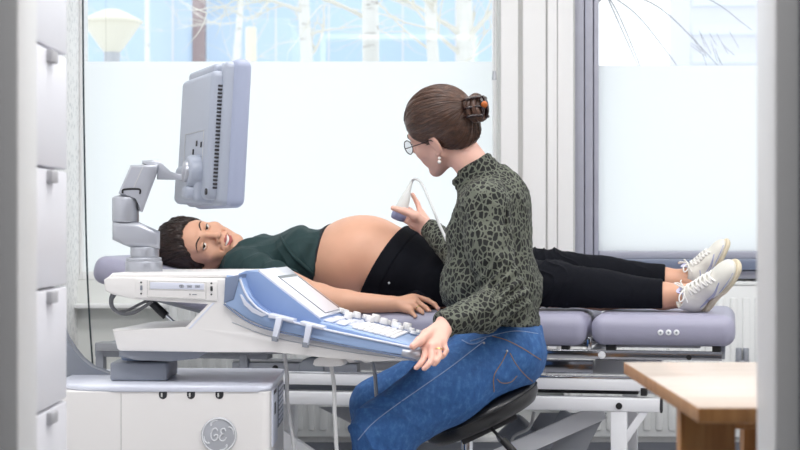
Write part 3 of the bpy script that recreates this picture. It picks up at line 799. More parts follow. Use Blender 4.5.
# hull facet lines
bm = BM(); tube(bm, [q(x, y, CN - .0005) for x, y in ((232, 322), (262, 334), (300, 343), (350, 352), (395, 358))], 0.0012, 6); qobj('hull_shade_line', bm, 'badge', housing)  # shade line of the facet drawn as a grey tube
bm = BM(); slab([(212.5, 302.8), (215, 302.8), (190.5, 328.6), (188, 328.6)], CN - .001, CN + .03, 0.0005, 1, bm); qobj('strut_edge', bm, 'cool_plastic', housing)
# disc drive
drv = qobj('disc_drive', slab([(135.5, 279), (217, 281), (217, 301), (135.5, 297.8)], CN - .004, CN + .10, 0.002), 'white_plastic')
qobj('drive_front', slab([(147.8, 280.2), (205.5, 281.8), (205.5, 299), (147.8, 296.6)], CN - .006, CN + .01, 0.001), 'white_plastic', drv)
qobj('disc_tray', slab([(150, 282.2), (204, 283.6), (204, 289.8), (150, 288.8)], CN - .008, CN + .01, 0.0008), 'cool_plastic', drv)
bm = BM()
for pts in ([(149, 280.8), (205, 282.2)], [(149, 289.6), (205, 291)], [(147.6, 296.8), (205.5, 299.2)], [(147.4, 280), (147.4, 297)], [(206, 282), (206, 299.4)], [(149.3, 281), (149.3, 289.4)]):
    tube(bm, [q(x, y, CN - .0062) for x, y in pts], 0.0007, 4, 1)
qobj('drive_gap_line', bm, 'groove', drv)
bm = BM()
c = q(181.5, 286.2, CN - .0085)
tube(bm, [c + Vector((.0055 * math.cos(a), 0, .0035 * math.sin(a))) for a in [2 * math.pi * k / 16 for k in range(17)]], .0007, 4, 1)
tube(bm, [c + Vector((.0025 * math.cos(a), 0, .0015 * math.sin(a))) for a in [2 * math.pi * k / 10 for k in range(11)]], .0007, 4, 1)
for cx in (189.5, 197.5):
    c = q(cx, 286.4, CN - .0085)
    for dz in (.0018, -.0018): box(bm, c + Vector((0, 0, dz)), (.012, .001, .0014))
    for dx in (-.004, 0, .004): box(bm, c + Vector((dx, 0, 0.0)), (.0012, .001, .0036))
box(bm, q(194.5, 294.5, CN - .0065), (.011, .001, .002))
qobj('disc_mark', bm, 'grey_plastic', drv)
bm = BM(); box(bm, q(190, 294.4, CN - .0065), (.002, .002, .0035), .0004); qobj('eject_button', bm, 'dark', drv)
for cx, yy, m in ((141.2, 287.8, 'grey_plastic'), (211.5, 288.6, 'dark')):
    bm = BM(); box(bm, q(cx, yy, CN - .005), (.0055, .004, .012), .001); qobj('latch', bm, m, drv)
    for dy in (-5.4, 5.8):
        bm = BM(); c = q(cx, yy + dy, CN - .004); cyl(bm, c + Vector((0, .003, 0)), c - Vector((0, .002, 0)), .0022, seg=10); qobj('screw', bm, 'dark', drv)
# control panel: blue shell with scooped rim
TN = [(239, 276.5), (242, 286), (247, 297), (254, 306.5), (265, 314.5), (285, 321.8), (312, 327.5), (345, 334.8), (380, 342), (412, 348.5)]
BN = [(412, 357), (380, 351.2), (345, 344.6), (312, 337.8), (285, 331.8), (264, 326.5), (248, 320), (236, 312), (228, 304), (224.5, 303)]
panel = qobj('control_panel', slab(TN + BN + [(226, 275.5)], CN - .012, CN + .018, 0.005, 3), 'blue_plastic', smooth=50)
qobj('panel_end', slab([(225, 277.5), (239.5, 274.5), (238, 283), (233.5, 299.5), (223.5, 303)], CN - .015, CN + .22, 0.003), 'slate', panel)
bm = BM(); tube(bm, [q(x, y, CN - .012) for x, y in ((224, 304), (236, 313.5), (248, 321.5), (264, 328), (285, 333.2), (312, 339.2), (345, 346), (380, 352.6), (410, 358.2))], 0.0022, 6); qobj('rim_groove', bm, 'slate', panel)
bm = BM(); tube(bm, [q(x, y, CN - .013) for x, y in ((240, 279), (244.5, 291), (250, 300), (259, 309), (271, 315.5), (287, 320.8), (312, 326.5), (345, 333.8), (410, 347.2))], 0.0028, 8); qobj('rim_highlight_bead', bm, 'cool_plastic', panel)
qobj('scoop_floor', slab([(241, 276.5), (244.5, 287), (250, 298), (258, 306.5), (268, 313.5), (287, 320.5), (330, 330), (412, 348), (412, 352), (330, 342), (285, 330), (256, 320), (240, 305), (234, 280)], CN + .012, CF, 0.003), 'deep_blue_plastic', panel)
# crescent inlay on the rim
qobj('rim_inlay', slab([(239.5, 294.5), (241.5, 294.5), (246, 301.5), (253, 308), (261, 312.5), (267.5, 314.8), (262, 316.8), (252, 312.5), (244, 305)], CN - .0155, CN, 0.001), 'cool_plastic', panel)
# raised ramp with the touch panel
u0, z0 = q(258, 271.5, CN + .055).x, q(258, 271.5, CN + .055).z
u1, z1 = q(322.5, 321.5, CN + .055).x, q(322.5, 321.5, CN + .055).z
d0, d1 = CN + .055, CF
A = [(u0 - .055, z0 - .008), (u0 - .03, z0 + .002), (u0, z0), (u1, z1), (u1, z1 - .03), (u0 - .055, z0 - .12)]
bm = BM(); prism(bm, [Vector((u, d0, z)) for u, z in A], [Vector((u, d1, z)) for u, z in A], 0.003); rampo = qobj('touch_ramp', bm, 'deep_blue_plastic', panel)
rl = math.hypot(u1 - u0, z1 - z0); ra = math.atan2(z0 - z1, u1 - u0); RR = Matrix.Rotation(ra, 3, 'Y')
def on_ramp(s, d, lift): return Vector((u0 + s * (u1 - u0), d, z0 + s * (z1 - z0))) + RR @ Vector((0, 0, lift))
bm = BM(); box(bm, on_ramp(.47, (d0 + d1) / 2, .002), (rl * .96, d1 - d0 - .004, .007), .0025, 2, RR); tp = qobj('touch_panel', bm, 'display')
bm = BM(); box(bm, on_ramp(.53, (d0 + d1) / 2 + .035, .0055), (rl * .76, (d1 - d0) * .66, .002), .0008, 1, RR); qobj('screen_border', bm, 'screen', tp)
bm = BM(); box(bm, on_ramp(.555, (d0 + d1) / 2 + .026, .0066), (rl * .70, (d1 - d0) * .58, .002), .0006, 1, RR); qobj('touch_screen', bm, 'display', tp)
# keyboard deck
ka = Vector((q(322, 321, CN + .05).x, 0, q(322, 321, CN + .05).z)); kb = Vector((q(414, 345, CN + .03).x, 0, q(414, 345, CN + .03).z))
kl = (kb - ka).length; kang = math.atan2(ka.z - kb.z, kb.x - ka.x); KR = Matrix.Rotation(kang, 3, 'Y')
def on_deck(s, d, lift=0.0):
    p = ka.lerp(kb, s); p.y = d
    return p + KR @ Vector((0, 0, lift))
dk0, dk1 = CN + .035, CF
bm = BM(); box(bm, on_deck(.5, (dk0 + dk1) / 2, -.012), (kl * 1.02, dk1 - dk0, .024), .006, 3, KR); deck = qobj('key_deck', bm, 'blue_plastic')
bm = BM(); box(bm, on_deck(.40, dk0 + .20, .0006), (kl * .74, .25, .002), .0006, 1, KR); qobj('key_field', bm, 'cool_plastic', deck)
bm = BM()
for i in range(8):
    for j in range(13):
        s = .345 + .0585 * i; d = dk0 + .022 + .0165 * j
        box(bm, on_deck(s, d, .0030), (kl * .050, .0140, .005), .0012, 1, KR)
qobj('keyboard', bm, 'white_plastic', deck)
for (s, d, w, l) in ((.06, dk0 + .06, .10, .09), (.19, dk0 + .06, .10, .09), (.06, dk0 + .16, .10, .06), (.20, dk0 + .15, .09, .05)):
    bm = BM(); box(bm, on_deck(s, d, .003), (kl * w, l, .005), .0015, 1, KR); qobj('soft_key', bm, 'cool_plastic', deck)
rk = random.Random(4)
ax = KR @ Vector((0, 0, 1))
kn = [(.10, .24, .011, .016), (.16, .27, .012, .018), (.13, .19, .0115, .018), (.33, .25, .012, .018), (.30, .28, .011, .016), (.36, .29, .0125, .022), (.46, .285, .012, .018), (.50, .30, .009, .014),
      (.58, .28, .008, .022), (.62, .30, .009, .014), (.72, .29, .013, .020), (.79, .27, .009, .012), (.02, .29, .009, .015), (-.04, .30, .009, .015), (.24, .30, .009, .014), (.86, .28, .008, .010), (.91, .29, .008, .010), (.84, .22, .008, .010), (.42, .31, .009, .012), (.68, .255, .008, .012)]
for s, dd, r, h in kn:
    c = on_deck(s, dk0 + dd, .001)
    bm = BM(); cyl(bm, c, c + ax * h, r, r * .88, 20, r * .16); kk = qobj('knob', bm, 'white_plastic', deck)
    bm = BM(); cyl(bm, c, c + ax * .003, r * 1.25, seg=20); qobj('knob_collar', bm, 'slate', kk)
bm = BM(); ball(bm, on_deck(.62, dk0 + .275, .004), .014); qobj('trackball', bm, 'cool_plastic', deck)
bm = BM()
for k in range(9):
    c = on_deck(.70 + .03 * k, dk0 + .235 + .006 * (k % 3), .002); box(bm, c, (.008, .014, .006), .001, 1, KR)
qobj('toggle_row', bm, 'mon_grey', deck)
# palm grip at the right end
bm = BM()
gp = [q(403, 352.4, CN - .002), q(410, 354.0, CN - .003), q(416, 355.3, CN + .006)]
gp += [Vector((gp[-1].x + .004, CN + .05, gp[-1].z)), Vector((gp[-1].x - .012, CN + .12, gp[-1].z + .002)), Vector((gp[-1].x - .036, CN + .18, gp[-1].z + .004)), Vector((gp[0].x - .04, CN + .22, gp[-1].z + .006))]
tube(bm, gp, [.0135, .0145, .0145, .014, .0135, .0135, .0135], 14, 6); grip = qobj('grip_bar', bm, 'silver', smooth=60)
bm = BM(); tube(bm, [q(404, 357.0, CN - .013), q(410, 358.6, CN - .0155), q(416, 359.8, CN - .008)], .0016, 6); qobj('grip_seam', bm, 'slate', grip)
# lavender probe clips over the rim
for pts, fl in (([(276, 317), (282.5, 318), (279, 330), (276.5, 341), (271.5, 340), (273.5, 329)], [(269, 313.6), (293, 319.6), (293, 322.2), (268, 317.6)]),
                ([(305.5, 324.5), (312, 326), (309, 338), (307, 347), (302, 346), (304, 336)], [(300, 321.4), (323, 327), (323, 329), (300, 325)])):
    cl = qobj('probe_clip', slab(pts, CN - .030, CN - .010, 0.002), 'cool_plastic')
    qobj('clip_flap', slab(fl, CN - .026, CN + .02, 0.0015), 'cool_plastic', cl)
    x, y = pts[3]
    qobj('clip_tip', slab([(x - 5, y - 5), (x + .4, y - 4), (x, y + 1), (x - 5, y)], CN - .032, CN - .012, 0.001), 'grey_plastic', cl)
# cable loop below the drive, cable hook and hanging cables
bm = BM(); tube(bm, [q(x, y, CN + .05) for x, y in ((116, 293), (112, 300), (113.5, 308), (121, 313.5), (133, 313), (143, 307.5), (152, 301.5))], .0042, 8)
tube(bm, [q(x, y, CN + .065) for x, y in ((113, 292), (110.5, 298), (111, 306), (117, 311.5), (128, 310), (139, 304.5), (149, 300))], .0036, 8); qobj('cable_loop', bm, 'cable_grey')
bm = BM()
A = [(312.5, 364.5), (314, 359.8), (319, 357), (328, 356), (337, 357), (342, 359.8), (343.5, 364.5), (341, 366.3), (328, 366.8), (315, 366.3)]
slab(A, CN + .03, CN + .09, 0.004, 3, bm); qobj('cable_hook', bm, 'white_plastic')
for pts, dd in (([(284, 352), (287, 375), (287, 398), (290, 420), (294, 452), (292, 500), (286, 540)], .12),
                ([(331, 365), (334, 385), (334.5, 410), (336, 440), (336, 470), (322, 520), (290, 545)], .06),
                ([(371, 360), (374.5, 372), (376, 390), (376, 412), (368, 450), (340, 520), (288, 552)], .355)):
    bm = BM(); tube(bm, [q(x, y, CN + dd) for x, y in pts], .0052, 10); qobj('probe_cable', bm, 'cable_white')
bm = BM()
for x, w in ((322, 5), (346, 4), (360, 6)): slab([(x, 355), (x + w * 2.2, 356), (x + w * 2, 362), (x + w * .8, 363), (x, 360)], CN + .05, CN + .2, 0.003, 2, bm)
qobj('underside_bracket', bm, 'white_plastic')

# monitor arm
YM = 4.30
def mp(px, py, D=YM): return P(px, py, D)
c = mp(144, 268)
bm = BM(); cyl(bm, (c.x, YM, mp(0, 274.5).z), (c.x, YM, mp(0, 261).z), .0475, seg=40, bev=.003); cyl(bm, (c.x, YM, mp(0, 261.5).z), (c.x, YM, mp(0, 257.4).z), .0455, seg=40, bev=.003); arm = obj('arm_base', bm, M['silver'], mach)
bm = BM(); cyl(bm, (c.x + .002, YM, mp(0, 258).z), (c.x + .002, YM, mp(0, 247).z), .037, seg=40, bev=.002); obj('base_collar', bm, M['silver'], mach)
# swept lower link
bm = BM()
def ring(cx, top, bot, hw, hd, dy=0.0):
    return [mp(cx, top) , ]
A0 = [(112.4, 222), (139, 222), (160, 231.5), (160, 249), (131, 247.5), (124, 245), (112.4, 239.5)]
prism(bm, [mp(x, y, YM - .034) for x, y in A0], [mp(x, y, YM + .034) for x, y in A0], .014, 4); obj('lower_link', bm, M['silver'], mach, smooth=60)
c = mp(125.6, 210)
bm = BM(); cyl(bm, (c.x, YM, mp(0, 222.4).z), (c.x, YM, mp(0, 197).z), .0345, seg=36, bev=.004); ball(bm, (c.x, YM, mp(0, 198.2).z), (.033, .033, .009)); obj('elbow_post', bm, M['silver'], mach, smooth=60)
bm = BM()
A0 = [(118.5, 193), (130.5, 165), (158.5, 164.5), (157.5, 172), (142.5, 212), (138.5, 211), (138, 196), (122, 196)]
prism(bm, [mp(x, y, YM - .03) for x, y in A0], [mp(x, y, YM + .03) for x, y in A0], .007, 3); ua = obj('upper_link', bm, M['silver'], mach, smooth=60)
bm = BM(); tube(bm, [mp(x, y, YM - .031) for x, y in ((122.5, 193.5), (124, 189.6), (139, 189.2), (140, 194))], .0026, 8); obj('hinge_slot', bm, M['black'], ua)
bm = BM(); tube(bm, [mp(x, y, YM - .0302) for x, y in ((143, 166.5), (133, 189))], .0009, 6, 1); obj('cover_seam', bm, M['groove'], ua)
bm = BM()
A0 = [(142, 160.5), (152, 160), (160, 160.5), (164.5, 166), (170, 172.6), (178, 174), (192, 174.2), (192, 180.5), (176, 180), (157, 179.5), (158, 168), (142, 164)]
prism(bm, [mp(x, y, YM - .014) for x, y in A0], [mp(x, y, YM + .014) for x, y in A0], .003, 2); obj('bracket_arm', bm, M['silver'], mach, smooth=60)
# monitor in its own frame: x = screen normal, y = along the screen away from the camera, z up
mc = mp(217, 135, YM)
za = math.radians(20)
nrm = Vector((math.cos(za), math.sin(za), 0)); alo = Vector((-math.sin(za), math.cos(za), 0))
tilt = Matrix.Rotation(math.radians(3.2), 4, alo)
MX = Matrix.Translation(Vector((P(209.5, 0, YM).x, YM, P(0, 136, YM).z))) @ tilt @ Matrix((
    (nrm.x, alo.x, 0, 0), (nrm.y, alo.y, 0, 0), (0, 0, 1, 0), (0, 0, 0, 1)))
MW, MH = .395, .372
def mobj(name, bm, m, parent=None, **kw): return obj(name, bm, M[m], parent, MX, **kw)
bm = BM(); box(bm, (.030, 0, 0), (.050, MW, MH), .022, 5); mon = mobj('monitor', bm, 'mon_bezel', mach, smooth=60)
bm = BM(); box(bm, (.055, 0, 0), (.003, MW - .06, MH - .07), .001); mobj('screen', bm, 'screen', mon)
bm = BM(); box(bm, (.004, 0, -.002), (.040, MW - .018, MH - .012), .018, 4); mobj('back_frame', bm, 'mon_grey', mon, smooth=60)
bm = BM(); box(bm, (-.018, .0, -.008), (.050, MW - .050, MH - .05), .016, 4); bk = mobj('back_shell', bm, 'mon_grey', mon, smooth=60)
bm = BM()
for k in range(28):
    z = .115 - k * .0094
    box(bm, (-.015, -(MW - .050) / 2 + .001, z), (.022, .008, .0048), .001, 1)
mobj('vent_slot', bm, 'dark', bk)
bm = BM(); box(bm, (-.012, 0, MH / 2 - .028), (.040, MW - .11, .03), .01, 3); mobj('top_ridge', bm, 'mon_grey', bk, smooth=60)
bm = BM(); box(bm, (-.030, 0, -.128), (.06, MW - .15, .10), .016, 4); mobj('lower_bulge', bm, 'mon_grey', bk, smooth=60)
for y, z in ((-.10, -.03), (-.05, -.025), (-.015, -.045)):
    bm = BM(); box(bm, (-.044, y, z), (.004, .008, .014), .001); mobj('rear_socket', bm, 'dark', bk)
bm = BM(); tube(bm, [(-.0435, y, z) for y, z in ((.09, -.16), (.09, .005), (-.12, .005), (-.12, -.16))], .0009, 5, 1); mobj('cover_line', bm, 'groove', bk)
bm = BM(); cyl(bm, (-.074, -.085, -.100), (-.030, -.085, -.100), .042, .045, 36, .008); pv = mobj('tilt_pivot', bm, 'mon_grey', mon, smooth=60)
bm = BM(); cyl(bm, (-.082, -.085, -.100), (-.066, -.085, -.100), .026, seg=30, bev=.003); mobj('pivot_disc', bm, 'silver', pv)
bm = BM(); box(bm, (-.055, -.085, -.152), (.05, .05, .03), .008, 3); mobj('release_latch', bm, 'mon_grey', pv)
bm = BM(); cyl(bm, (-.045, -.178, -.15), (-.041, -.178, -.15), .008, seg=14); mobj('screw_cover', bm, 'dark', bk)

# ------------------------------------------------------------------ stool
SC = P(481.5, 412, 4.44)
st = empty('saddle_stool', (P(467, 0, 4.44).x, 4.44, 0), 'black padded swivel stool tilted forward under the seated woman', 'stool')
SR = Matrix.Rotation(math.radians(-25.5), 3, 'Y')
bm = BM()
rings = []
for r, z in ((.02, -.034), (.10, -.034), (.145, -.028), (.162, -.010), (.166, .006), (.160, .021), (.140, .030), (.09, .030), (.02, .029)):
    rings.append([SC + SR @ Vector((r * math.cos(a), r * 1.02 * math.sin(a), z)) for a in [2 * math.pi * k / 40 for k in range(40)]])
loft(bm, rings); obj('seat', bm, M['seat_black'], st, smooth=70)
bm = BM(); tube(bm, [SC + SR @ Vector((.1665 * math.cos(a), .170 * math.sin(a), .008)) for a in [2 * math.pi * k / 40 for k in range(41)]], .0022, 6, 1); obj('seat_piping', bm, M['seat_black'], st)
px_, pz_ = P(467, 0, 4.44).x, P(0, 432, 4.44).z
bm = BM(); box(bm, SC + SR @ Vector((0, 0, -.042)), (.16, .14, .016), .004, 2, SR); obj('seat_plate', bm, M['dark'], st)
bm = BM(); cyl(bm, (px_, 4.44, .20), (px_, 4.44, pz_ + .02), .0165, seg=24); obj('gas_column', bm, M['chrome'], st)
bm = BM(); cyl(bm, (px_, 4.44, .10), (px_, 4.44, .26), .027, .025, 24); obj('column_sleeve', bm, M['dark'], st)
bm = BM(); tube(bm, [P(484, 418, 4.36), P(491, 428, 4.33), P(505, 443, 4.30)], .0042, 8, 1); lv = obj('tilt_lever', bm, M['dark'], st)
bm = BM(); tube(bm, [P(503, 440, 4.302), P(520, 459, 4.27)], .010, 12, 1); obj('lever_grip', bm, M['black'], lv)
for k in range(5):
    a = 2 * math.pi * k / 5 + .646
    d = Vector((math.cos(a), math.sin(a), 0)); b = Vector((px_, 4.44, .105))
    bm = BM(); tube(bm, [b, b + d * .14 + Vector((0, 0, -.005)), b + d * .26 + Vector((0, 0, -.03))], [.02, .017, .013], 10, 3); lgo = obj('leg', bm, M['silver'], st)
    w = b + d * .255; w.z = .028; n = Vector((-d.y, d.x, 0))
    bm = BM(); cyl(bm, w - n * .02, w + n * .02, .028, seg=20, bev=.004); obj('castor', bm, M['black'], lgo)

# ------------------------------------------------------------------ organic surfaces: a signed distance grid turned into one mesh
class Field:
    def __init__(s, lo, hi, h):
        s.lo = np.array(lo, float); s.h = h
        s.n = np.ceil((np.array(hi, float) - s.lo) / h).astype(int) + 1
        s.v = np.full(s.n, 0.5, np.float32)
    def sub(s, lo, hi):
        a = np.clip(np.floor((np.array(lo) - s.lo) / s.h).astype(int), 0, s.n - 1)
        b = np.clip(np.ceil((np.array(hi) - s.lo) / s.h).astype(int) + 1, 1, s.n)
        if np.any(b <= a): return None
        sl = tuple(slice(i, j) for i, j in zip(a, b))
        g = [(s.lo[k] + s.h * np.arange(a[k], b[k])).astype(np.float32) for k in range(3)]
        return sl, g[0][:, None, None], g[1][None, :, None], g[2][None, None, :]
    def put(s, sl, d, k, op):
        v = s.v[sl]
        if op == 'u':
            m = np.minimum(v, d)
            if k > 0: m = m - np.square(np.maximum(k - np.abs(v - d), 0)) / (4 * k)
        else:
            d = -d; m = np.maximum(v, d)
            if k > 0: m = m + np.square(np.maximum(k - np.abs(v - d), 0)) / (4 * k)
        s.v[sl] = m
    def cone(s, a, b, ra, rb, k=0.01, op='u'):
        a, b = np.array(a, float), np.array(b, float)
        mg = max(k, 4 * s.h) + s.h
        lo = np.minimum(a - ra, b - rb) - mg; hi = np.maximum(a + ra, b + rb) + mg
        r = s.sub(lo, hi)
        if r is None: return
        sl, X, Y, Z = r
        ab = b - a; L2 = ab @ ab + 1e-12
        t = np.clip(((X - a[0]) * ab[0] + (Y - a[1]) * ab[1] + (Z - a[2]) * ab[2]) / L2, 0, 1)
        d = np.sqrt((X - a[0] - t * ab[0]) ** 2 + (Y - a[1] - t * ab[1]) ** 2 + (Z - a[2] - t * ab[2]) ** 2) - (ra + t * (rb - ra))
        s.put(sl, d.astype(np.float32), k, op)
    def chain(s, pts, rs, k=0.01, op='u'):
        for i in range(len(pts) - 1): s.cone(pts[i], pts[i + 1], rs[i], rs[i + 1], k, op)
    def ell(s, c, r, R=None, k=0.01, op='u'):
        c, r = np.array(c, float), np.array(r, float)
        R = np.eye(3) if R is None else np.array(R, float)
        ext = np.sqrt(((R * r) ** 2).sum(1)) + max(k, 4 * s.h) + s.h
        q = s.sub(c - ext, c + ext)
        if q is None: return
        sl, X, Y, Z = q
        k0 = 0; k1 = 0
        for i in range(3):
            u = (X - c[0]) * R[0, i] + (Y - c[1]) * R[1, i] + (Z - c[2]) * R[2, i]
            k0 = k0 + (u / r[i]) ** 2; k1 = k1 + (u / r[i] ** 2) ** 2
        k0 = np.sqrt(k0); d = k0 * (k0 - 1) / np.maximum(np.sqrt(k1), 1e-6)
        d = np.where(k0 < 0.05, -r.min(), d)
        s.put(sl, d.astype(np.float32), k, op)
    def half(s, p, n, k=0.0):
        """keep only the side the normal n points away from"""
        n = np.array(n, float); n /= np.linalg.norm(n); p = np.array(p, float)
        g = [(s.lo[i] + s.h * np.arange(s.n[i])).astype(np.float32) for i in range(3)]
        d = (g[0] - p[0])[:, None, None] * np.float32(n[0]) + (g[1] - p[1])[None, :, None] * np.float32(n[1]) + (g[2] - p[2])[None, None, :] * np.float32(n[2])
        s.put((slice(None),) * 3, -d, k, 's')
    def obox(s, c, half, R, r=0.0, k=0.0, op='s'):
        c, half, R = np.array(c, float), np.array(half, float), np.array(R, float)
        ext = (np.abs(R) * half).sum(1) + max(k, 4 * s.h) + s.h
        q = s.sub(c - ext, c + ext)
        if q is None: return
        sl, X, Y, Z = q
        o = 0; m = None
        for i in range(3):
            u = np.abs((X - c[0]) * R[0, i] + (Y - c[1]) * R[1, i] + (Z - c[2]) * R[2, i]) - (half[i] - r)
            o = o + np.square(np.maximum(u, 0)); m = u if m is None else np.maximum(m, u)
        s.put(sl, (np.sqrt(o) + np.minimum(m, 0) - r).astype(np.float32), k, op)
    def disc(s, c, ax, rad, hh, r=0.0, k=0.0, op='s'):
        c, ax = np.array(c, float), np.array(ax, float)
        ext = np.full(3, math.hypot(rad, hh)) + 5 * s.h
        q = s.sub(c - ext, c + ext)
        if q is None: return
        sl, X, Y, Z = q
        h = (X - c[0]) * ax[0] + (Y - c[1]) * ax[1] + (Z - c[2]) * ax[2]
        w = np.sqrt(np.maximum((X - c[0]) ** 2 + (Y - c[1]) ** 2 + (Z - c[2]) ** 2 - h * h, 0)) - (rad - r); h = np.abs(h) - (hh - r)
        s.put(sl, (np.sqrt(np.maximum(w, 0) ** 2 + np.maximum(h, 0) ** 2) + np.minimum(np.maximum(w, h), 0) - r).astype(np.float32), k, op)
    def copy(s, off=0.0):
        f = object.__new__(Field); f.lo, f.h, f.n = s.lo, s.h, s.n; f.v = s.v - np.float32(off); return f
    def mesh(s, name, relax=1, disp=None):
        v = s.v
        v[0], v[-1], v[:, 0], v[:, -1], v[:, :, 0], v[:, :, -1] = .5, .5, .5, .5, .5, .5
        S = v < 0
        c = np.zeros(np.array(v.shape) - 1, np.uint8)
        sh = [(i, j, k) for i in (0, 1) for j in (0, 1) for k in (0, 1)]
        nx, ny, nz = c.shape
        for i, j, k in sh: c += S[i:i + nx, j:j + ny, k:k + nz]
        idx = np.argwhere((c > 0) & (c < 8)); del c
        N = len(idx)
        ids = np.full((nx, ny, nz), -1, np.int32); ids[idx[:, 0], idx[:, 1], idx[:, 2]] = np.arange(N)
        acc = np.zeros((N, 3)); cnt = np.zeros(N)
        cv = {o: v[idx[:, 0] + o[0], idx[:, 1] + o[1], idx[:, 2] + o[2]].astype(float) for o in sh}
        for o in sh:
            for ax in range(3):
                if o[ax]: continue
                o2 = list(o); o2[ax] = 1; o2 = tuple(o2)
                A, B = cv[o], cv[o2]; m = (A < 0) != (B < 0)
                t = np.where(m, A / np.where(m, A - B, 1), 0)
                p = np.array(o, float)[None].repeat(N, 0); p[:, ax] += t
                acc[m] += p[m]; cnt[m] += 1
        co = s.lo + s.h * (idx + acc / np.maximum(cnt, 1)[:, None])
        quads = []
        for ax in range(3):
            a = [slice(None)] * 3; b = [slice(None)] * 3
            a[ax] = slice(0, -1); b[ax] = slice(1, None)
            e = np.argwhere(S[tuple(a)] != S[tuple(b)])
            u, w = (ax + 1) % 3, (ax + 2) % 3
            e = e[(e[:, u] > 0) & (e[:, w] > 0)]
            ins = S[e[:, 0], e[:, 1], e[:, 2]]
            def cell(du, dw):
                q = e.copy(); q[:, u] += du; q[:, w] += dw
                return ids[q[:, 0], q[:, 1], q[:, 2]]
            Q = np.stack([cell(-1, -1), cell(0, -1), cell(0, 0), cell(-1, 0)], 1)
            Q[~ins] = Q[~ins][:, ::-1]
            quads.append(Q)
        Q = np.concatenate(quads); Q = Q[(Q >= 0).all(1)]
        for _ in range(relax):
            a2 = np.zeros_like(co); n2 = np.zeros(N)
            for i in range(4):
                for j in (1, 3):
                    np.add.at(a2, Q[:, i], co[Q[:, (i + j) % 4]]); np.add.at(n2, Q[:, i], 1)
            co = co * .45 + .55 * a2 / np.maximum(n2, 1)[:, None]
        if disp is not None:
            nn = np.zeros_like(co)
            fn = np.cross(co[Q[:, 2]] - co[Q[:, 0]], co[Q[:, 3]] - co[Q[:, 1]])
            for i in range(4): np.add.at(nn, Q[:, i], fn)
            nn /= np.maximum(np.linalg.norm(nn, axis=1), 1e-12)[:, None]
            co = co + nn * disp(co)[:, None]
        me = bpy.data.meshes.new(name)
        me.vertices.add(N); me.vertices.foreach_set('co', co.astype(np.float32).ravel())
        me.loops.add(Q.size); me.loops.foreach_set('vertex_index', Q.astype(np.int32).ravel())
        me.polygons.add(len(Q)); me.polygons.foreach_set('loop_start', np.arange(0, Q.size, 4, dtype=np.int32))
        me.update(calc_edges=True); me.validate()
        return me

def bvh_of(me):
    co = np.empty(len(me.vertices) * 3, np.float32); me.vertices.foreach_get('co', co)
    lv = np.empty(len(me.loops), np.int32); me.loops.foreach_get('vertex_index', lv)
    return BVHTree.FromPolygons([tuple(c) for c in co.reshape(-1, 3).tolist()], lv.reshape(-1, 4).tolist())
EYE = Vector((0, 0, H))
def on_surf(bvh, px, py, lift=0.0, back=8.0):
    """where the sight line of photo pixel px, py first meets the surface"""
    d = (P(px, py, 1.0) - EYE).normalized()
    h, n, i, t = bvh.ray_cast(EYE, d, back)
    if h is None: return None
    return h - d * lift
def surf_line(bvh, pts, lift=0.0, sub=5):
    out = []
    for p in crom([(x, y, 0) for x, y in pts], sub):
        h = on_surf(bvh, p.x, p.y, lift)
        if h is not None: out.append(h)
    return out

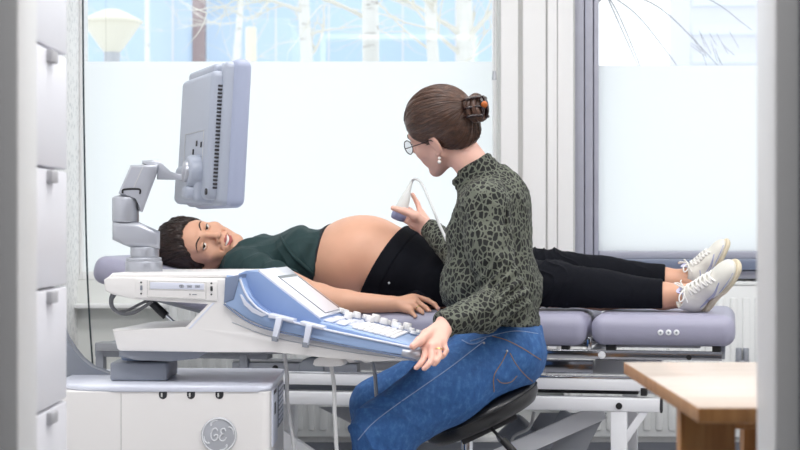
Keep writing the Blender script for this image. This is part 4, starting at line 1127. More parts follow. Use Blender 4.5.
class Head:
    """local frame: x to the person's right, y out of the face, z up; origin between the ears at eye level"""
    def __init__(s, Mx, O):
        s.O = np.array(O); s.Mx = np.array(Mx); s.k = np.linalg.norm(s.Mx[:, 0]); s.R = s.Mx / s.k
        s.X = Matrix(((*s.Mx[0], s.O[0]), (*s.Mx[1], s.O[1]), (*s.Mx[2], s.O[2]), (0, 0, 0, 1)))
    def __call__(s, x, y, z): return s.O + s.Mx @ np.array((x, y, z), float)
    def local(s, co): return (co - s.O) @ np.linalg.inv(s.Mx).T
    def build(s, f, smile=True):
        k, R = s.k, s.R
        E = lambda c, r, kk, op='u': f.ell(s(*c), np.array(r) * k, R, kk, op)
        Cn = lambda a, b, ra, rb, kk, op='u': f.cone(s(*a), s(*b), ra * k, rb * k, kk, op)
        E((0, -.012, .032), (.0745, .093, .080), .0)
        E((0, .020, .000), (.066, .070, .075), .02)
        E((0, .040, -.052), (.050, .044, .058), .03)
        for sx in (-1, 1):
            Cn((sx * .056, .000, -.050), (sx * .018, .070, -.100), .015, .015, .03)
            E((sx * .040, .063, -.030), (.022, .018, .019), .022)
            E((sx * .030, .066, -.060), (.016, .015, .018), .02)
            Cn((sx * .008, .083, .020), (sx * .042, .070, .021), .0085, .0075, .014)
        Cn((-.010, .080, -.104), (.010, .080, -.104), .0135, .0135, .02)
        for sx in (-1, 1): E((sx * .031, .094, .002), (.0165, .0135, .0115), .010, 's')
        Cn((0, .087, .014), (0, .107, -.026), .0058, .0085, .009)
        E((0, .111, -.031), (.0095, .0098, .0088), .007)
        for sx in (-1, 1):
            E((sx * .0125, .099, -.036), (.0078, .009, .007), .006)
            E((sx * .0065, .104, -.0425), (.0035, .0045, .0035), .002, 's')
        E((0, .084, -.063), (.026, .014, .020), .016)
        if smile:
            s.up = [(-.027, .080, -.058), (-.014, .0935, -.0605), (0, .0975, -.0592), (.014, .0935, -.0605), (.027, .080, -.058)]
            s.lo = [(-.025, .080, -.0605), (-.013, .0915, -.0735), (0, .0945, -.0765), (.013, .0915, -.0735), (.025, .080, -.0605)]
        else:
            s.up = [(-.024, .084, -.064), (-.012, .0935, -.0625), (0, .0965, -.0615), (.012, .0935, -.0625), (.024, .084, -.064)]
            s.lo = [(-.022, .084, -.066), (-.011, .092, -.071), (0, .0945, -.073), (.011, .092, -.071), (.022, .084, -.066)]
        f.chain([s(*p) for p in s.up], [.0022 * k, .0042 * k, .0045 * k, .0042 * k, .0022 * k], .003)
        f.chain([s(*p) for p in s.lo], [.0022 * k, .0046 * k, .0056 * k, .0046 * k, .0022 * k], .003)
        if smile:
            f.chain([s(-.022, .089, -.0628), s(-.011, .0965, -.0665), s(0, .0995, -.0680), s(.011, .0965, -.0665), s(.022, .089, -.0628)], [.0022 * k, .0052 * k, .0062 * k, .0052 * k, .0022 * k], .0015, 's')
            for sx in (-1, 1): f.chain([s(sx * .019, .094, -.037), s(sx * .031, .083, -.052), s(sx * .033, .078, -.066)], [.0015, .0022, .0012], .006, 's')
        for sx in (-1, 1):
            ER = R @ np.array(Matrix.Rotation(sx * .35, 3, 'Z') @ Matrix.Rotation(-.2, 3, 'X'))
            f.ell(s(sx * .0765, -.010, -.010), np.array((.0065, .0175, .031)) * k, ER, .006)
            f.ell(s(sx * .0835, -.006, -.006), np.array((.0045, .0095, .016)) * k, ER, .004, 's')
            E((sx * .075, .000, -.040), (.006, .008, .009), .006)
    def face_parts(s, root, bvh, lookat, smile=True, iris='iris'):
        k = s.k
        inv = np.linalg.inv(s.Mx)
        def surf(x, z, lift=0.0):
            o = Vector(s(x, .25, z)); d = Vector(s.Mx @ np.array((0, -1., 0))).normalized()
            h, n, i, t = bvh.ray_cast(o, d, 1.0)
            return (h - d * lift * k) if h is not None else Vector(s(x, .09 + lift, z))
        for sx in (-1, 1):
            c = Vector(s(sx * .031, .0735, .001)); r = .0128 * k
            g = (Vector(lookat) - c).normalized()
            up = Vector(s.R[:, 2]); rt = g.cross(up).normalized(); up = rt.cross(g)
            G = Matrix((rt, up, g)).transposed()
            bm = BM(); bmesh.ops.create_uvsphere(bm, u_segments=28, v_segments=28, radius=r, matrix=Matrix.Translation(c) @ G.to_4x4())
            me = bpy.data.meshes.new('eye'); bm.faces.ensure_lookup_table()
            for f in bm.faces:
                if (f.calc_center_median() - c).normalized().dot(g) > math.cos(math.radians(28)): f.material_index = 1
            bm.to_mesh(me); bm.free()
            finish('eye', me, [M['eye_white'], M[iris]], root, 180)
            fy = Vector(s.R[:, 1]); fz = Vector(s.R[:, 2]); fx = Vector(s.R[:, 0])
            for a0, a1, nm in ((15, 105, 'upper_eyelid'), (-19, -100, 'lower_eyelid')):
                bm = BM(); rows = []
                for i in range(9):
                    ang = math.radians(a0 + (a1 - a0) * i / 8)
                    row = []
                    for j in range(15):
                        la = math.radians(-86 + 172 * j / 14)
                        ee = ang * (math.cos(la) ** .5 if i == 0 else 1)
                        v = (fx * math.sin(la) + (fy * math.cos(ee) + fz * math.sin(ee)) * math.cos(la))
                        row.append(bm.verts.new(c + v * r * 1.09))
                    rows.append(row)
                for i in range(8):
                    for j in range(14): bm.faces.new((rows[i][j], rows[i][j + 1], rows[i + 1][j + 1], rows[i + 1][j]))
                edge = [v.co.copy() for v in rows[0]]
                ext = bmesh.ops.extrude_face_region(bm, geom=bm.faces[:])
                for v in [g_ for g_ in ext['geom'] if isinstance(g_, bmesh.types.BMVert)]: v.co = c + (v.co - c) * 1.07
                obj(nm, bm, s.skin, root, smooth=180)
                if nm[0] == 'u':
                    bm = BM(); tube(bm, [c + (p - c) * 1.06 for p in edge[1:-1:2]], [.0006, .0013, .0016, .0013, .0006], 6, 3); obj('eyelash', bm, M['lash'], root)
            bm = BM()
            tube(bm, [surf(sx * x, z, .001) for x, z in ((.011, .0205), (.021, .0245), (.033, .0265), (.044, .0235), (.052, .0165))], [.0014, .0024, .0025, .0018, .0007], 6, 4)
            obj('eyebrow', bm, M['brow'], root)
        if smile:
            bm = BM(); tube(bm, [s(x, y, z) for x, y, z in ((-.020, .0845, -.0625), (-.010, .0925, -.0655), (0, .0952, -.0665), (.010, .0925, -.0655), (.020, .0845, -.0625))], [.0022, .0044, .0050, .0044, .0022], 8, 4)
            obj('teeth', bm, M['teeth'], root)
    def paint(s, me, li=1):
        """faces of the lips take the lip material"""
        n = len(me.polygons); c = np.empty(n * 3, np.float32); me.polygons.foreach_get('center', c); c = s.local(c.reshape(-1, 3).astype(float))
        mi = np.zeros(n, np.int32)
        near = np.where((np.abs(c[:, 0]) < .035) & (c[:, 1] > .07) & (np.abs(c[:, 2] + .066) < .022))[0]
        for ln, rr in ((s.up, .0054), (s.lo, .0066)):
            for i in range(len(ln) - 1):
                a, b = np.array(ln[i]), np.array(ln[i + 1]); ab = b - a
                q = c[near]; t = np.clip((q - a) @ ab / (ab @ ab), 0, 1)
                r0 = rr * (.55 + .45 * (1 - np.abs((np.array(ln[i])[0] + t * ab[0])) / .027))
                d = np.linalg.norm(q - a - t[:, None] * ab, axis=1)
                mi[near[d < r0]] = li
        me.polygons.foreach_set('material_index', mi)

def sphere_dirs(n, seed):
    r = np.random.default_rng(seed); v = r.normal(size=(n, 3)); return v / np.linalg.norm(v, axis=1)[:, None]

def folds(seed, amp, waves):
    """soft cloth creases: a few bent sine sheets"""
    r = np.random.default_rng(seed)
    W = [(r.normal(size=3), r.uniform(0, 6.28), r.normal(size=3) * .5, f) for f in waves for _ in range(2)]
    def d(co):
        o = np.zeros(len(co))
        for w, ph, b, fr in W:
            w = w / np.linalg.norm(w)
            x = co @ w * fr + ph + 1.4 * np.sin(co @ b * fr * .7 + ph * 2)
            o += (1 - np.abs(np.sin(x))) ** 2.2 - .25
        return amp * o / len(W) * 2
    return d

def digits(f, fingers, palm_pts, k=.006):
    """fingers: lists of (point, radius); palm as cones from the wrist to each knuckle"""
    for fg in fingers: f.chain([p for p, r in fg], [r for p, r in fg], k)
    for a, b, ra, rb in palm_pts: f.cone(a, b, ra, rb, .007)

# ------------------------------------------------------------------ the woman lying on the couch
D_ = lambda px, py, d: np.array(K.W(px, py, d))
pb = Vector(D_(420, 300, DC)); 
lying = empty('person', (pb.x, pb.y, ZP), 'pregnant woman in dark teal top lying on the couch with bare belly, smiling', 'person')
HP = Head([[-0.0905, 0.3817, -0.9458], [-0.4064, -0.8844, -0.318], [-0.9354, 0.3473, 0.2297]], [-0.6442, 5.33, 0.9154])
HP.skin = M['skin_tan']
VP = 0.003
f = Field((-0.86, 4.80, 0.66), (1.10, 5.66, 1.08), VP)
HP.build(f, True)
# neck and trunk
f.cone(HP(0, -.018, -.05), D_(246, 260, 5.19), .050, .056, .02)
kk = K.M.to_3x3(); KR3 = np.array(kk)
f.ell(D_(268, 264, 5.18), (.11, .165, .075), KR3, .03)
f.ell(D_(300, 262, 5.17), (.12, .150, .095), KR3, .03)
f.ell(D_(352, 265, 5.17), (.150, .155, .128), KR3, .04)
f.ell(D_(363, 254, 5.165), (.155, .152, .124), KR3, .03)
f.ell(D_(402, 270, 5.17), (.13, .165, .118), KR3, .04)
f.ell(D_(445, 280, 5.17), (.13, .178, .112), KR3, .04)
# legs
f.chain([D_(446, 281, 5.085), D_(555, 286, 5.085), D_(600, 291, 5.08), D_(663, 296, 5.07), D_(690, 296, 5.07)], [.088, .062, .056, .038, .036], .02)
f.chain([D_(446, 272, 5.265), D_(555, 273, 5.265), D_(600, 276, 5.265), D_(663, 280, 5.265), D_(688, 280, 5.265)], [.085, .060, .054, .036, .034], .02)
f.cone(D_(690, 298, 5.07), D_(703, 293, 5.045), .034, .024, .02); f.cone(D_(688, 281, 5.265), D_(702, 274, 5.26), .032, .024, .02)
# near arm
f.chain([D_(244, 266, 5.02), D_(272, 277, 4.94), D_(318, 297, 4.885), D_(330, 301, 4.875)], [.052, .046, .037, .035], .02)
f.chain([D_(322, 298, 4.88), D_(345, 303, 4.872), D_(392, 304.5, 4.875)], [.036, .037, .0255], .02)
# far arm along the other side
f.chain([D_(244, 258, 5.36), D_(300, 272, 5.42), D_(335, 282, 5.43), D_(400, 292, 5.40)], [.05, .042, .036, .026], .02)
# near hand, palm down, fingers curled over the edge
w = (392, 304.5)
hp = lambda x, y, d: D_(x, y, d)
MCP = [hp(416.5, 296, 4.918), hp(415.5, 301, 4.895), hp(413, 304.5, 4.876), hp(409.5, 310, 4.862)]
PIP = [hp(428, 300.5, 4.915), hp(426, 308, 4.888), hp(421.5, 311.5, 4.866), hp(415.5, 317, 4.853)]
TIP = [hp(438, 309, 4.905), hp(429.5, 316, 4.876), hp(421.5, 318.5, 4.858), hp(413, 320, 4.850)]
RR_ = [(.0096, .0080, .0062), (.0098, .0082, .0064), (.0094, .0078, .0062), (.0082, .0070, .0056)]
digits(f, [[(MCP[i], RR_[i][0]), (PIP[i], RR_[i][1]), ((PIP[i] * .45 + TIP[i] * .55) + np.array((.004, 0, .002)), RR_[i][1] * .92), (TIP[i], RR_[i][2])] for i in range(4)],
       [(hp(392, 304.5, 4.875), MCP[i], .0225 if i in (1, 2) else .018, .0115) for i in range(4)], .002)
f.chain([hp(399, 303, 4.915), hp(409, 305, 4.945), hp(419, 309, 4.95)], [.014, .0105, .008], .008)
# far hand, on the far flank
f.chain([D_(400, 292, 5.40), D_(425, 294, 5.40)], [.026, .02], .01)
for i in range(4): f.chain([D_(424, 291 + 2 * i, 5.385 + .012 * i), D_(437, 292 + 2 * i, 5.385 + .014 * i), D_(446, 295 + 2 * i, 5.385 + .014 * i)], [.009, .008, .0065], .003)
# soft fold of the flank and navel side
f.chain([D_(347, 296, 5.02), D_(356, 285, 5.0), D_(364, 270, 5.0)], [.004, .005, .003], .016, 's')
def rest(fd_, e):
    """what lies on the couch is pressed flat by its pads"""
    zl_, KA = kz(346.5, 660), np.array(K.M.to_3x3())
    for a_, b_ in ((uh, us), (us - .03, ul0 + .03), (ul0, ul1)):
        c_ = K.M @ Vector(((a_ + b_) / 2, (DN + DFAR) / 2, (zl_ + ZP) / 2))
        fd_.obox(c_, ((b_ - a_) / 2 + e, (DFAR - DN) / 2 + e, (ZP - zl_) / 2 + e), KA, .036)
    fd_.obox(K.M @ cen, (hl / 2 + e, (DFAR - DN) / 2 + e, .044 + e), KA @ np.array(Rh), .036)
def lift_off(p, e=.004):
    """keeps a point above the couch's top faces"""
    p = Vector(p); u = (K.M.inverted() @ p).x
    p.z = max(p.z, ZP + max(0.0, uh - u) * math.tan(ang) + e)
    return p
PF = f.copy()
rest(f, .002)
me = f.mesh('body', 1)
bvhP = bvh_of(me)
HP.paint(me, 1)
bodyP = finish('body', me, [M['skin_tan'], M['lips']], lying, 180)
HP.face_parts(lying, bvhP, Vector(P(265, 165, 3.6)))
# black leggings: the body offset outwards, from the waistline to the hems
un = np.array(K.M @ Vector((1, 0, 0))); zn = np.array((0., 0, 1))
wn = un * .86 - zn * .51
g = PF.copy(.005)
g.ell(D_(408, 268, 5.17), (.118, .168, .120), KR3, .03)
g.ell(D_(452, 279, 5.17), (.13, .186, .118), KR3, .04)
g.chain([D_(446, 282, 5.085), D_(505, 282, 5.085), D_(555, 285.5, 5.085), D_(610, 293, 5.08), D_(664, 296.5, 5.07)], [.093, .080, .069, .059, .0445], .02)
g.chain([D_(446, 272, 5.265), D_(505, 268, 5.265), D_(555, 272, 5.265), D_(610, 276.5, 5.265), D_(664, 279.5, 5.265)], [.090, .075, .064, .054, .042], .02)
g.half(D_(387, 258, 5.17), -wn, .004)
g.half(D_(663.3, 290, 5.1), un, .003)
# the near forearm and hand must not wear the leggings
for a, b, r in ((D_(300, 296, 4.872), D_(392, 304.5, 4.872), .062), (D_(392, 304.5, 4.872), D_(422, 309, 4.88), .050), (D_(418, 305, 4.90), D_(440, 312, 4.90), .03), (D_(390, 291, 5.40), D_(450, 297, 5.40), .04)): g.cone(a, b, r, r, .004, 's')
fd = folds(3, .0035, (38, 60))
def pants_disp(co):
    u = co @ un
    kz_ = np.exp(-((u - (un @ D_(545, 280, 5.17))) / .10) ** 2) + .2 * np.exp(-((u - (un @ D_(640, 290, 5.17))) / .05) ** 2) + .08
    ring = (1 - np.abs(np.sin(u * 62 + 1.6 * np.sin(co[:, 1] * 31 + u * 9) + 1.8 * np.sin(co[:, 2] * 37 - u * 23)))) ** 3 * 2 - .5
    return fd(co) * 1.2 * kz_ + .0030 * kz_ * ring
gb = g.copy(); rest(g, .010)
me = g.mesh('leggings', 2, pants_disp)
bvhPants = bvh_of(me)
pants = finish('leggings', me, M['pants'], lying, 180)
b = gb.copy(.004); rest(b, .003)
b.half(D_(387, 258, 5.17) + wn * .052, wn, .003); b.half(D_(387, 258, 5.17) + wn * .001, -wn, .003)
me = b.mesh('waistband', 1); finish('waistband', me, M['pants'], pants, 180)
hpt = on_surf(bvhPants, 389, 283, .004)
if hpt is not None:
    bm = BM(); ball(bm, hpt, (.0035, .003, .0035)); obj('rivet', bm, M['badge'], pants)
# teal jersey top, pushed up over the belly
t = PF.copy(.004)
t.ell(D_(262, 263, 5.18), (.115, .172, .086), KR3, .03)
t.ell(D_(300, 254, 5.09), (.062, .075, .082), KR3, .03); t.ell(D_(299, 250, 5.245), (.062, .075, .082), KR3, .03)
t.ell(D_(304, 262, 5.17), (.075, .160, .104), KR3, .03)
t.chain([D_(238, 262, 5.16), D_(250, 262, 5.12)], [.052, .07], .02)
t.chain([D_(232, 265, 5.10), D_(243, 267, 5.03), D_(258, 273, 4.96)], [.040, .055, .057], .02)
hn = un * .97 - zn * .16
t.half(D_(321, 258, 5.10), hn, .006)
cn_ = np.array(HP.R[:, 2])
t.half(D_(233, 257, 5.15), -un * .72 + zn * .69, .006)
# arm hole: sleeve ends at the elbow side, forearm stays bare
sn = D_(300, 290, 4.90) - D_(255, 271, 4.97); sn /= np.linalg.norm(sn)
t.cone(D_(286, 286, 4.905), D_(340, 304, 4.86), .052, .055, .004, 's')
t.cone(D_(300, 275, 5.43), D_(420, 296, 5.40), .05, .05, .004, 's')
fd2 = folds(11, .006, (26, 44))
def shirt_disp(co):
    u = co @ un
    drape = np.sin(u * 95 - co[:, 2] * 60 + 2 * np.sin(co[:, 1] * 18 + u * 15))
    return fd2(co) * .8 + .0022 * drape
rest(t, .006)
me = t.mesh('top', 2, shirt_disp)
bvhTop = bvh_of(me)
top = finish('top', me, M['teal'], lying, 180)
bm = BM()
ln = surf_line(bvhTop, [(277, 229), (284, 243), (294, 257), (306, 268), (318, 279)], .001)
if len(ln) > 3: tube(bm, ln, [.003, .006, .007, .006, .003], 8, 1); obj('front_fold', bm, M['teal'], top, smooth=180)
b = PF.copy(.0035)
b.half(D_(321.5, 258, 5.10), un * .97 - zn * .10, .002); b.half(D_(314, 258, 5.10), -un, .002)
b.cone(D_(286, 286, 4.905), D_(340, 304, 4.86), .06, .06, .002, 's'); b.half(D_(320, 262, 5.1), -zn, .002)
rest(b, .003)
me = b.mesh('undershirt', 1); finish('undershirt', me, M['navy'], lying, 180)
# hair: a cap with loose locks spread on the couch
hf = Field((-0.86, 5.10, 0.74), (-0.52, 5.50, 1.08), .0025)
hE = lambda c, r, k, op='u': hf.ell(HP(*c), np.array(r) * HP.k, HP.R, k, op)
hE((0, -.016, .036), (.082, .100, .088), 0)
hE((0, -.060, .030), (.078, .075, .085), .02)
hE((.030, -.040, .070), (.065, .075, .060), .03)
hE((.055, -.045, -.010), (.040, .060, .085), .03)
hE((-.045, -.060, -.01), (.04, .05, .07), .03)
hE((0, .100, -.040), (.074, .072, .106), .006, 's')
hE((0, .115, .010), (.066, .060, .055), .006, 's')
for sx in (-1, 1): hE((sx * .080, .03, -.055), (.024, .05, .045), .006, 's')
hf.half(HP(0, .062, .05), HP.Mx @ np.array((0, .95, -.30)), .006)
hf.half(D_(170, 274, 5.2) + np.array((0, 0, -.012)), (-.25, 0, -1), .01)
rg = np.random.default_rng(5)
hd = lambda co: .0022 * np.sin(HP.local(co) @ np.array((260, 60, 40)) + 2.5 * np.sin(HP.local(co) @ np.array((30, 50, 40)))) + .0012 * np.sin(HP.local(co) @ np.array((610, 80, 30)))
rest(hf, .004)
me = hf.mesh('hair', 1, hd); bvhH = bvh_of(me)
hair = finish('hair', me, M['hair_dark'], lying, 180)
bm = BM(); nrs = random.Random(3)
for k in range(230):
    x = nrs.uniform(-.075, .078)
    z0 = .078 - 6.0 * x * x
    pts = []
    jx, jz = nrs.uniform(-.022, .022), nrs.uniform(-.04, .05)
    loose = nrs.choice((0, 0, .002, .006)); z0 += nrs.uniform(-.007, .004)
    for i in range(7):
        tt = i / 6
        # from the hairline back over the crown
        dirv = np.array((x * (1 - .1 * tt) + jx * tt, .075 * (1 - tt) - .10 * tt, z0 * (1 - tt) + (.075 + jz) * tt + .045 * math.sin(math.pi * tt)))
        o = HP(*(np.array((0, -.02, .02)) + (dirv - np.array((0, -.02, .02))) * 2.2)); c0 = HP(0, -.02, .02)
        h, n_, i_, t_ = bvhH.ray_cast(Vector(o), Vector(c0 - o).normalized(), 1.0)
        if h is not None: pts.append(h + n_ * (nrs.uniform(.0002, .0030) + (loose * math.sin(math.pi * tt))))
    pts = [lift_off(p_, .006) for p_ in pts]
    if len(pts) > 3: tube(bm, pts, [.0014] * (len(pts) - 1) + [.0006], 5, 2)
for k in range(46):                          # locks running down beside the cheek to the couch
    a0 = nrs.uniform(0, 1)
    p0 = HP(.060 + .012 * a0, .045 - .03 * a0, .045 - .035 * a0); p1 = HP(.082 + nrs.uniform(-.004, .006), .018 - .02 * a0, .012 - .02 * a0)
    p2 = HP(.088 + nrs.uniform(-.006, .006), -.022 - .03 * a0, -.012 - .035 * a0 + nrs.uniform(-.01, .01)); p3 = HP(.078, -.060 - .02 * a0, -.02 - .03 * a0)
    tube(bm, [lift_off(p_, .006) for p_ in (p0, p1, p2, p3)], [.0008, .0016, .0016, .0006], 5, 4)
obj('hair_strands', bm, M['hair_dark'], hair, smooth=180)
# ring on the near hand
def ring_at(a, b, t, r, root, m='gold'):
    a, b = Vector(a), Vector(b); c = a.lerp(b, t); ax = (b - a).normalized(); u = ax.orthogonal().normalized(); w_ = ax.cross(u)
    bm = BM(); tube(bm, [c + (u * math.cos(x) + w_ * math.sin(x)) * r for x in [2 * math.pi * k / 20 for k in range(21)]], .0012, 6, 1)
    return obj('finger_ring', bm, M[m], root)
ring_at(MCP[2], PIP[2], .55, .0098, lying)
for i in range(1):
    bm = BM(); ball(bm, Vector(TIP[i]) + Vector((.002, -.0050, .003)), (.004, .0018, .0048), None, 12, 8); obj('fingernail', bm, M['nail'], lying)

# trainers: local x heel to toe, y across, z from the sole up
def trainer(name, heel, toe, upv, mirror, parent, lace_side):
    heel, toe = np.array(heel), np.array(toe)
    x = toe - heel; L = np.linalg.norm(x); x /= L
    z = np.array(upv, float); z -= x * (z @ x); z /= np.linalg.norm(z); y = np.cross(z, x) * mirror
    R = np.stack([x, y, z], 1); A = lambda a, b_, c: heel + R @ np.array((a, b_, c)) * (L / .27)
    q = L / .27
    lo = np.min([A(a, b_, c) for a in (-.03, .30) for b_ in (-.08, .08) for c in (-.05, .16)], 0); hi = np.max([A(a, b_, c) for a in (-.03, .30) for b_ in (-.08, .08) for c in (-.05, .16)], 0)
    s = Field(lo, hi, .0022)
    Rr = R * np.array((1, mirror, 1)) if mirror < 0 else R
    s.ell(A(.045, 0, .052), np.array((.048, .038, .054)) * q, R, 0)
    s.cone(A(.035, 0, .05), A(.03, 0, .098), .036 * q, .039 * q, .02)
    s.cone(A(.05, 0, .06), A(.13, .002, .045), .041 * q, .041 * q, .02)
    s.cone(A(.06, 0, .095), A(.13, .002, .058), .026 * q, .026 * q, .02)
    s.ell(A(.165, .004, .030), np.array((.068, .047, .036)) * q, R, .025)
    s.ell(A(.215, .006, .026), np.array((.054, .046, .030)) * q, R, .02)
    s.half(A(.1, 0, .012), -z, .006)
    s.half(A(.03, 0, .118), z * .9 - x * .35, .004)
    s.cone(A(.020, 0, .150), A(.034, 0, .085), .034 * q, .030 * q, .006, 's')
    rest(s, .002)
    me = s.mesh(name, 1); bv = bvh_of(me)
    o = finish(name, me, M['shoe'], parent, 180)
    so = Field(lo, hi, .0022)
    so.ell(A(.05, 0, .006), np.array((.060, .043, .026)) * q, R, 0)
    so.cone(A(.05, 0, .004), A(.15, .002, .004), .030 * q, .034 * q, .02)
    so.ell(A(.19, .006, .006), np.array((.085, .053, .024)) * q, R, .02)
    so.ell(A(.255, .006, .020), np.array((.020, .030, .020)) * q, R, .02)
    so.half(A(.1, 0, .015), z, .004); so.half(A(.1, 0, -.014), -z, .005)
    for i in range(9): so.cone(A(.0 + .031 * i, -.06, -.019), A(.0 + .031 * i, .06, -.019), .006 * q, .006 * q, .002, 's')
    rest(so, .002)
    finish('sole', so.mesh('sole', 1), M['sole'], o, 180)
    # laces across the tongue, then a bow
    def drop(a, b_, lift):
        p0 = Vector(A(a, b_, .2)); h, n_, i_, t_ = bv.ray_cast(p0, Vector(-z), .4)
        return h + Vector(z) * lift if h is not None else Vector(A(a, b_, .05))
    for i in range(6):
        a = .092 + .0165 * i
        for sg in (-1, 1):
            bm = BM(); tube(bm, [drop(a - .006, -sg * .026, .002), drop(a - .001, -sg * .01, .0045), drop(a + .004, sg * .01, .0045), drop(a + .010, sg * .027, .002)], .0034, 6, 4); obj('lace', bm, M['lace'], o)
    bm = BM(); c = drop(.082, 0, .006)
    for sg in (-1, 1):
        tube(bm, [c, c + Vector(R @ np.array((-.012, sg * .022, .016))) , c + Vector(R @ np.array((-.022, sg * .036, .012))), c + Vector(R @ np.array((-.012, sg * .030, .004))), c], .0022, 6, 5)
        tube(bm, [c, c + Vector(R @ np.array((.0, sg * .024, .008))), c + Vector(R @ np.array((-.01, sg * .044, -.006)))], .0020, 6, 5)
    obj('lace_bow', bm, M['lace'], o)
    for i in range(7):
        pass
    # side piping: a long tick and two panel lines on both flanks
    for sg in (-1, 1):
        def flank(a, c):
            p0 = Vector(A(a, sg * .12, c)); h, n_, i_, t_ = bv.ray_cast(p0, Vector(-sg * y), .3)
            return (h + Vector(sg * y) * .0004) if h is not None else None
        bm = BM()
        for pts in ([(.055, .046), (.075, .034), (.10, .030), (.14, .038), (.19, .052)], [(.055, .046), (.072, .042), (.10, .040), (.14, .044), (.19, .052)], [(.0, .045), (.03, .052), (.06, .060), (.085, .075)], [(.11, .022), (.16, .026), (.21, .030), (.25, .030)]):
            ln = [h for h in (flank(a, c) for a, c in pts) if h is not None and h.z > ZP + .006]
            if len(ln) > 2: tube(bm, ln, .0013, 6, 4)
        if len(bm.verts): obj('side_piping', bm, M['shoe_mark'], o)
        else: bm.free()
    bm = BM(); c = drop(.075, 0, .003); tube(bm, [c + Vector(R @ np.array((-.004, -.012, .002))), c + Vector(R @ np.array((-.014, 0, .012))), c + Vector(R @ np.array((-.004, .012, .002)))], .005, 8, 4, flat=.4); obj('pull_tab', bm, M['tag_lilac'], o)
    return o
trainer('trainer', D_(699, 309.5, 5.075), D_(740.5, 266, 4.965), (-.52, -.60, .48), 1, lying, -1)
trainer('trainer', D_(702, 287, 5.275), D_(729, 242, 5.245), (-.72, -.25, .52), 1, lying, -1)

# ------------------------------------------------------------------ the seated woman
sit = empty('person', (P(505, 0, 4.45).x, 4.45, 0), 'seated woman in olive leopard print top and blue jeans holding a scanner probe', 'person')
HS = Head([[0.3989, -0.7445, -0.4816], [0.7473, 0.5665, -0.2568], [0.4772, -0.2648, 0.8047]], [0.1104, 4.47, 1.2377])
HS.skin = M['skin']
N3 = lambda v: np.array(v, float) / np.linalg.norm(v)
A_ = lambda px, py, D: np.array(P(px, py, D))
fw = N3((-.95, .30, 0)); rt = N3((.30, .95, 0)); upw = N3((-.10, 0, .99)); rt = np.cross(fw, upw); rt /= np.linalg.norm(rt); fw = np.cross(upw, rt)
TR = np.stack([rt, fw, upw], 1)
f = Field((-.24, 3.92, 0.0), (.50, 5.28, 1.38), .003)
HS.build(f, False)
f.cone(HS(0, -.018, -.055), A_(487, 184, 4.455), .046, .047, .02)
f.ell(A_(496, 204, 4.46), (.125, .065, .06), TR, .03)
f.ell(A_(496, 235, 4.46), (.125, .075, .14), TR, .03)
f.ell(A_(500, 300, 4.46), (.12, .09, .12), TR, .03)
f.ell(A_(502, 350, 4.46), (.12, .07, .08), TR, .03)
# left arm and hand on the console grip
f.chain([A_(486, 206, 4.33), A_(504, 300, 4.28), A_(447, 322.5, 4.115)], [.036, .032, .026], .02)
wl = A_(445, 325, 4.105)
LM = [A_(424.5, 346.5, 4.035), A_(431.5, 347, 4.025), A_(437.5, 345.5, 4.03), A_(442.5, 341.5, 4.045)]
LP = [A_(424, 358.5, 4.005), A_(431.5, 360, 3.998), A_(439.5, 356.5, 4.01), A_(446.5, 350.5, 4.03)]
LT = [A_(416.5, 367.5, 3.985), A_(424.5, 368.5, 3.982), A_(434.5, 364, 4.0), A_(442, 357.5, 4.025)]
lr = [(.0092, .0080, .0066), (.0094, .0081, .0067), (.0090, .0078, .0064), (.0080, .0068, .0056)]
digits(f, [[(LM[i], lr[i][0]), (LP[i], lr[i][1]), (LP[i] * .4 + LT[i] * .6 + np.array((.001, -.003, 0)), lr[i][1] * .9), (LT[i], lr[i][2])] for i in range(4)],
       [(wl, LM[i], .023 if i in (1, 2) else .019, .0112) for i in range(4)], .0015)
f.chain([A_(437, 329, 4.085), A_(427, 334.5, 4.045), A_(419, 341.5, 4.01), A_(412.5, 346.5, 3.985)], [.017, .0135, .0105, .0085], .008)
# right arm and the hand with the probe
f.chain([A_(508, 200, 4.60), A_(474, 270, 4.88), A_(430, 229.5, 5.095)], [.045, .036, .025], .02)
wr = A_(428, 229, 5.10)
RM = [A_(421, 213.5, 5.125), A_(418, 217, 5.145), A_(415, 221, 5.155), A_(413, 225, 5.155)]
RP = [A_(417.5, 203.5, 5.135), A_(410, 210, 5.175), A_(405.5, 215, 5.18), A_(403.5, 220, 5.175)]
RT = [A_(412.5, 194.5, 5.13), A_(401, 205, 5.165), A_(396.5, 210.5, 5.17), A_(396, 216, 5.165)]
digits(f, [[(RM[i], lr[i][0]), (RP[i], lr[i][1]), (RT[i], lr[i][2])] for i in range(4)],
       [(wr, RM[i], .024, .013) for i in range(4)], .003)
f.chain([A_(424, 223, 5.09), A_(415, 216, 5.075), A_(405, 211.5, 5.075), A_(393, 208, 5.085)], [.018, .0145, .0105, .0082], .008)
f.cone(A_(428, 229, 5.10), A_(413, 222, 5.10), .022, .017, .012)
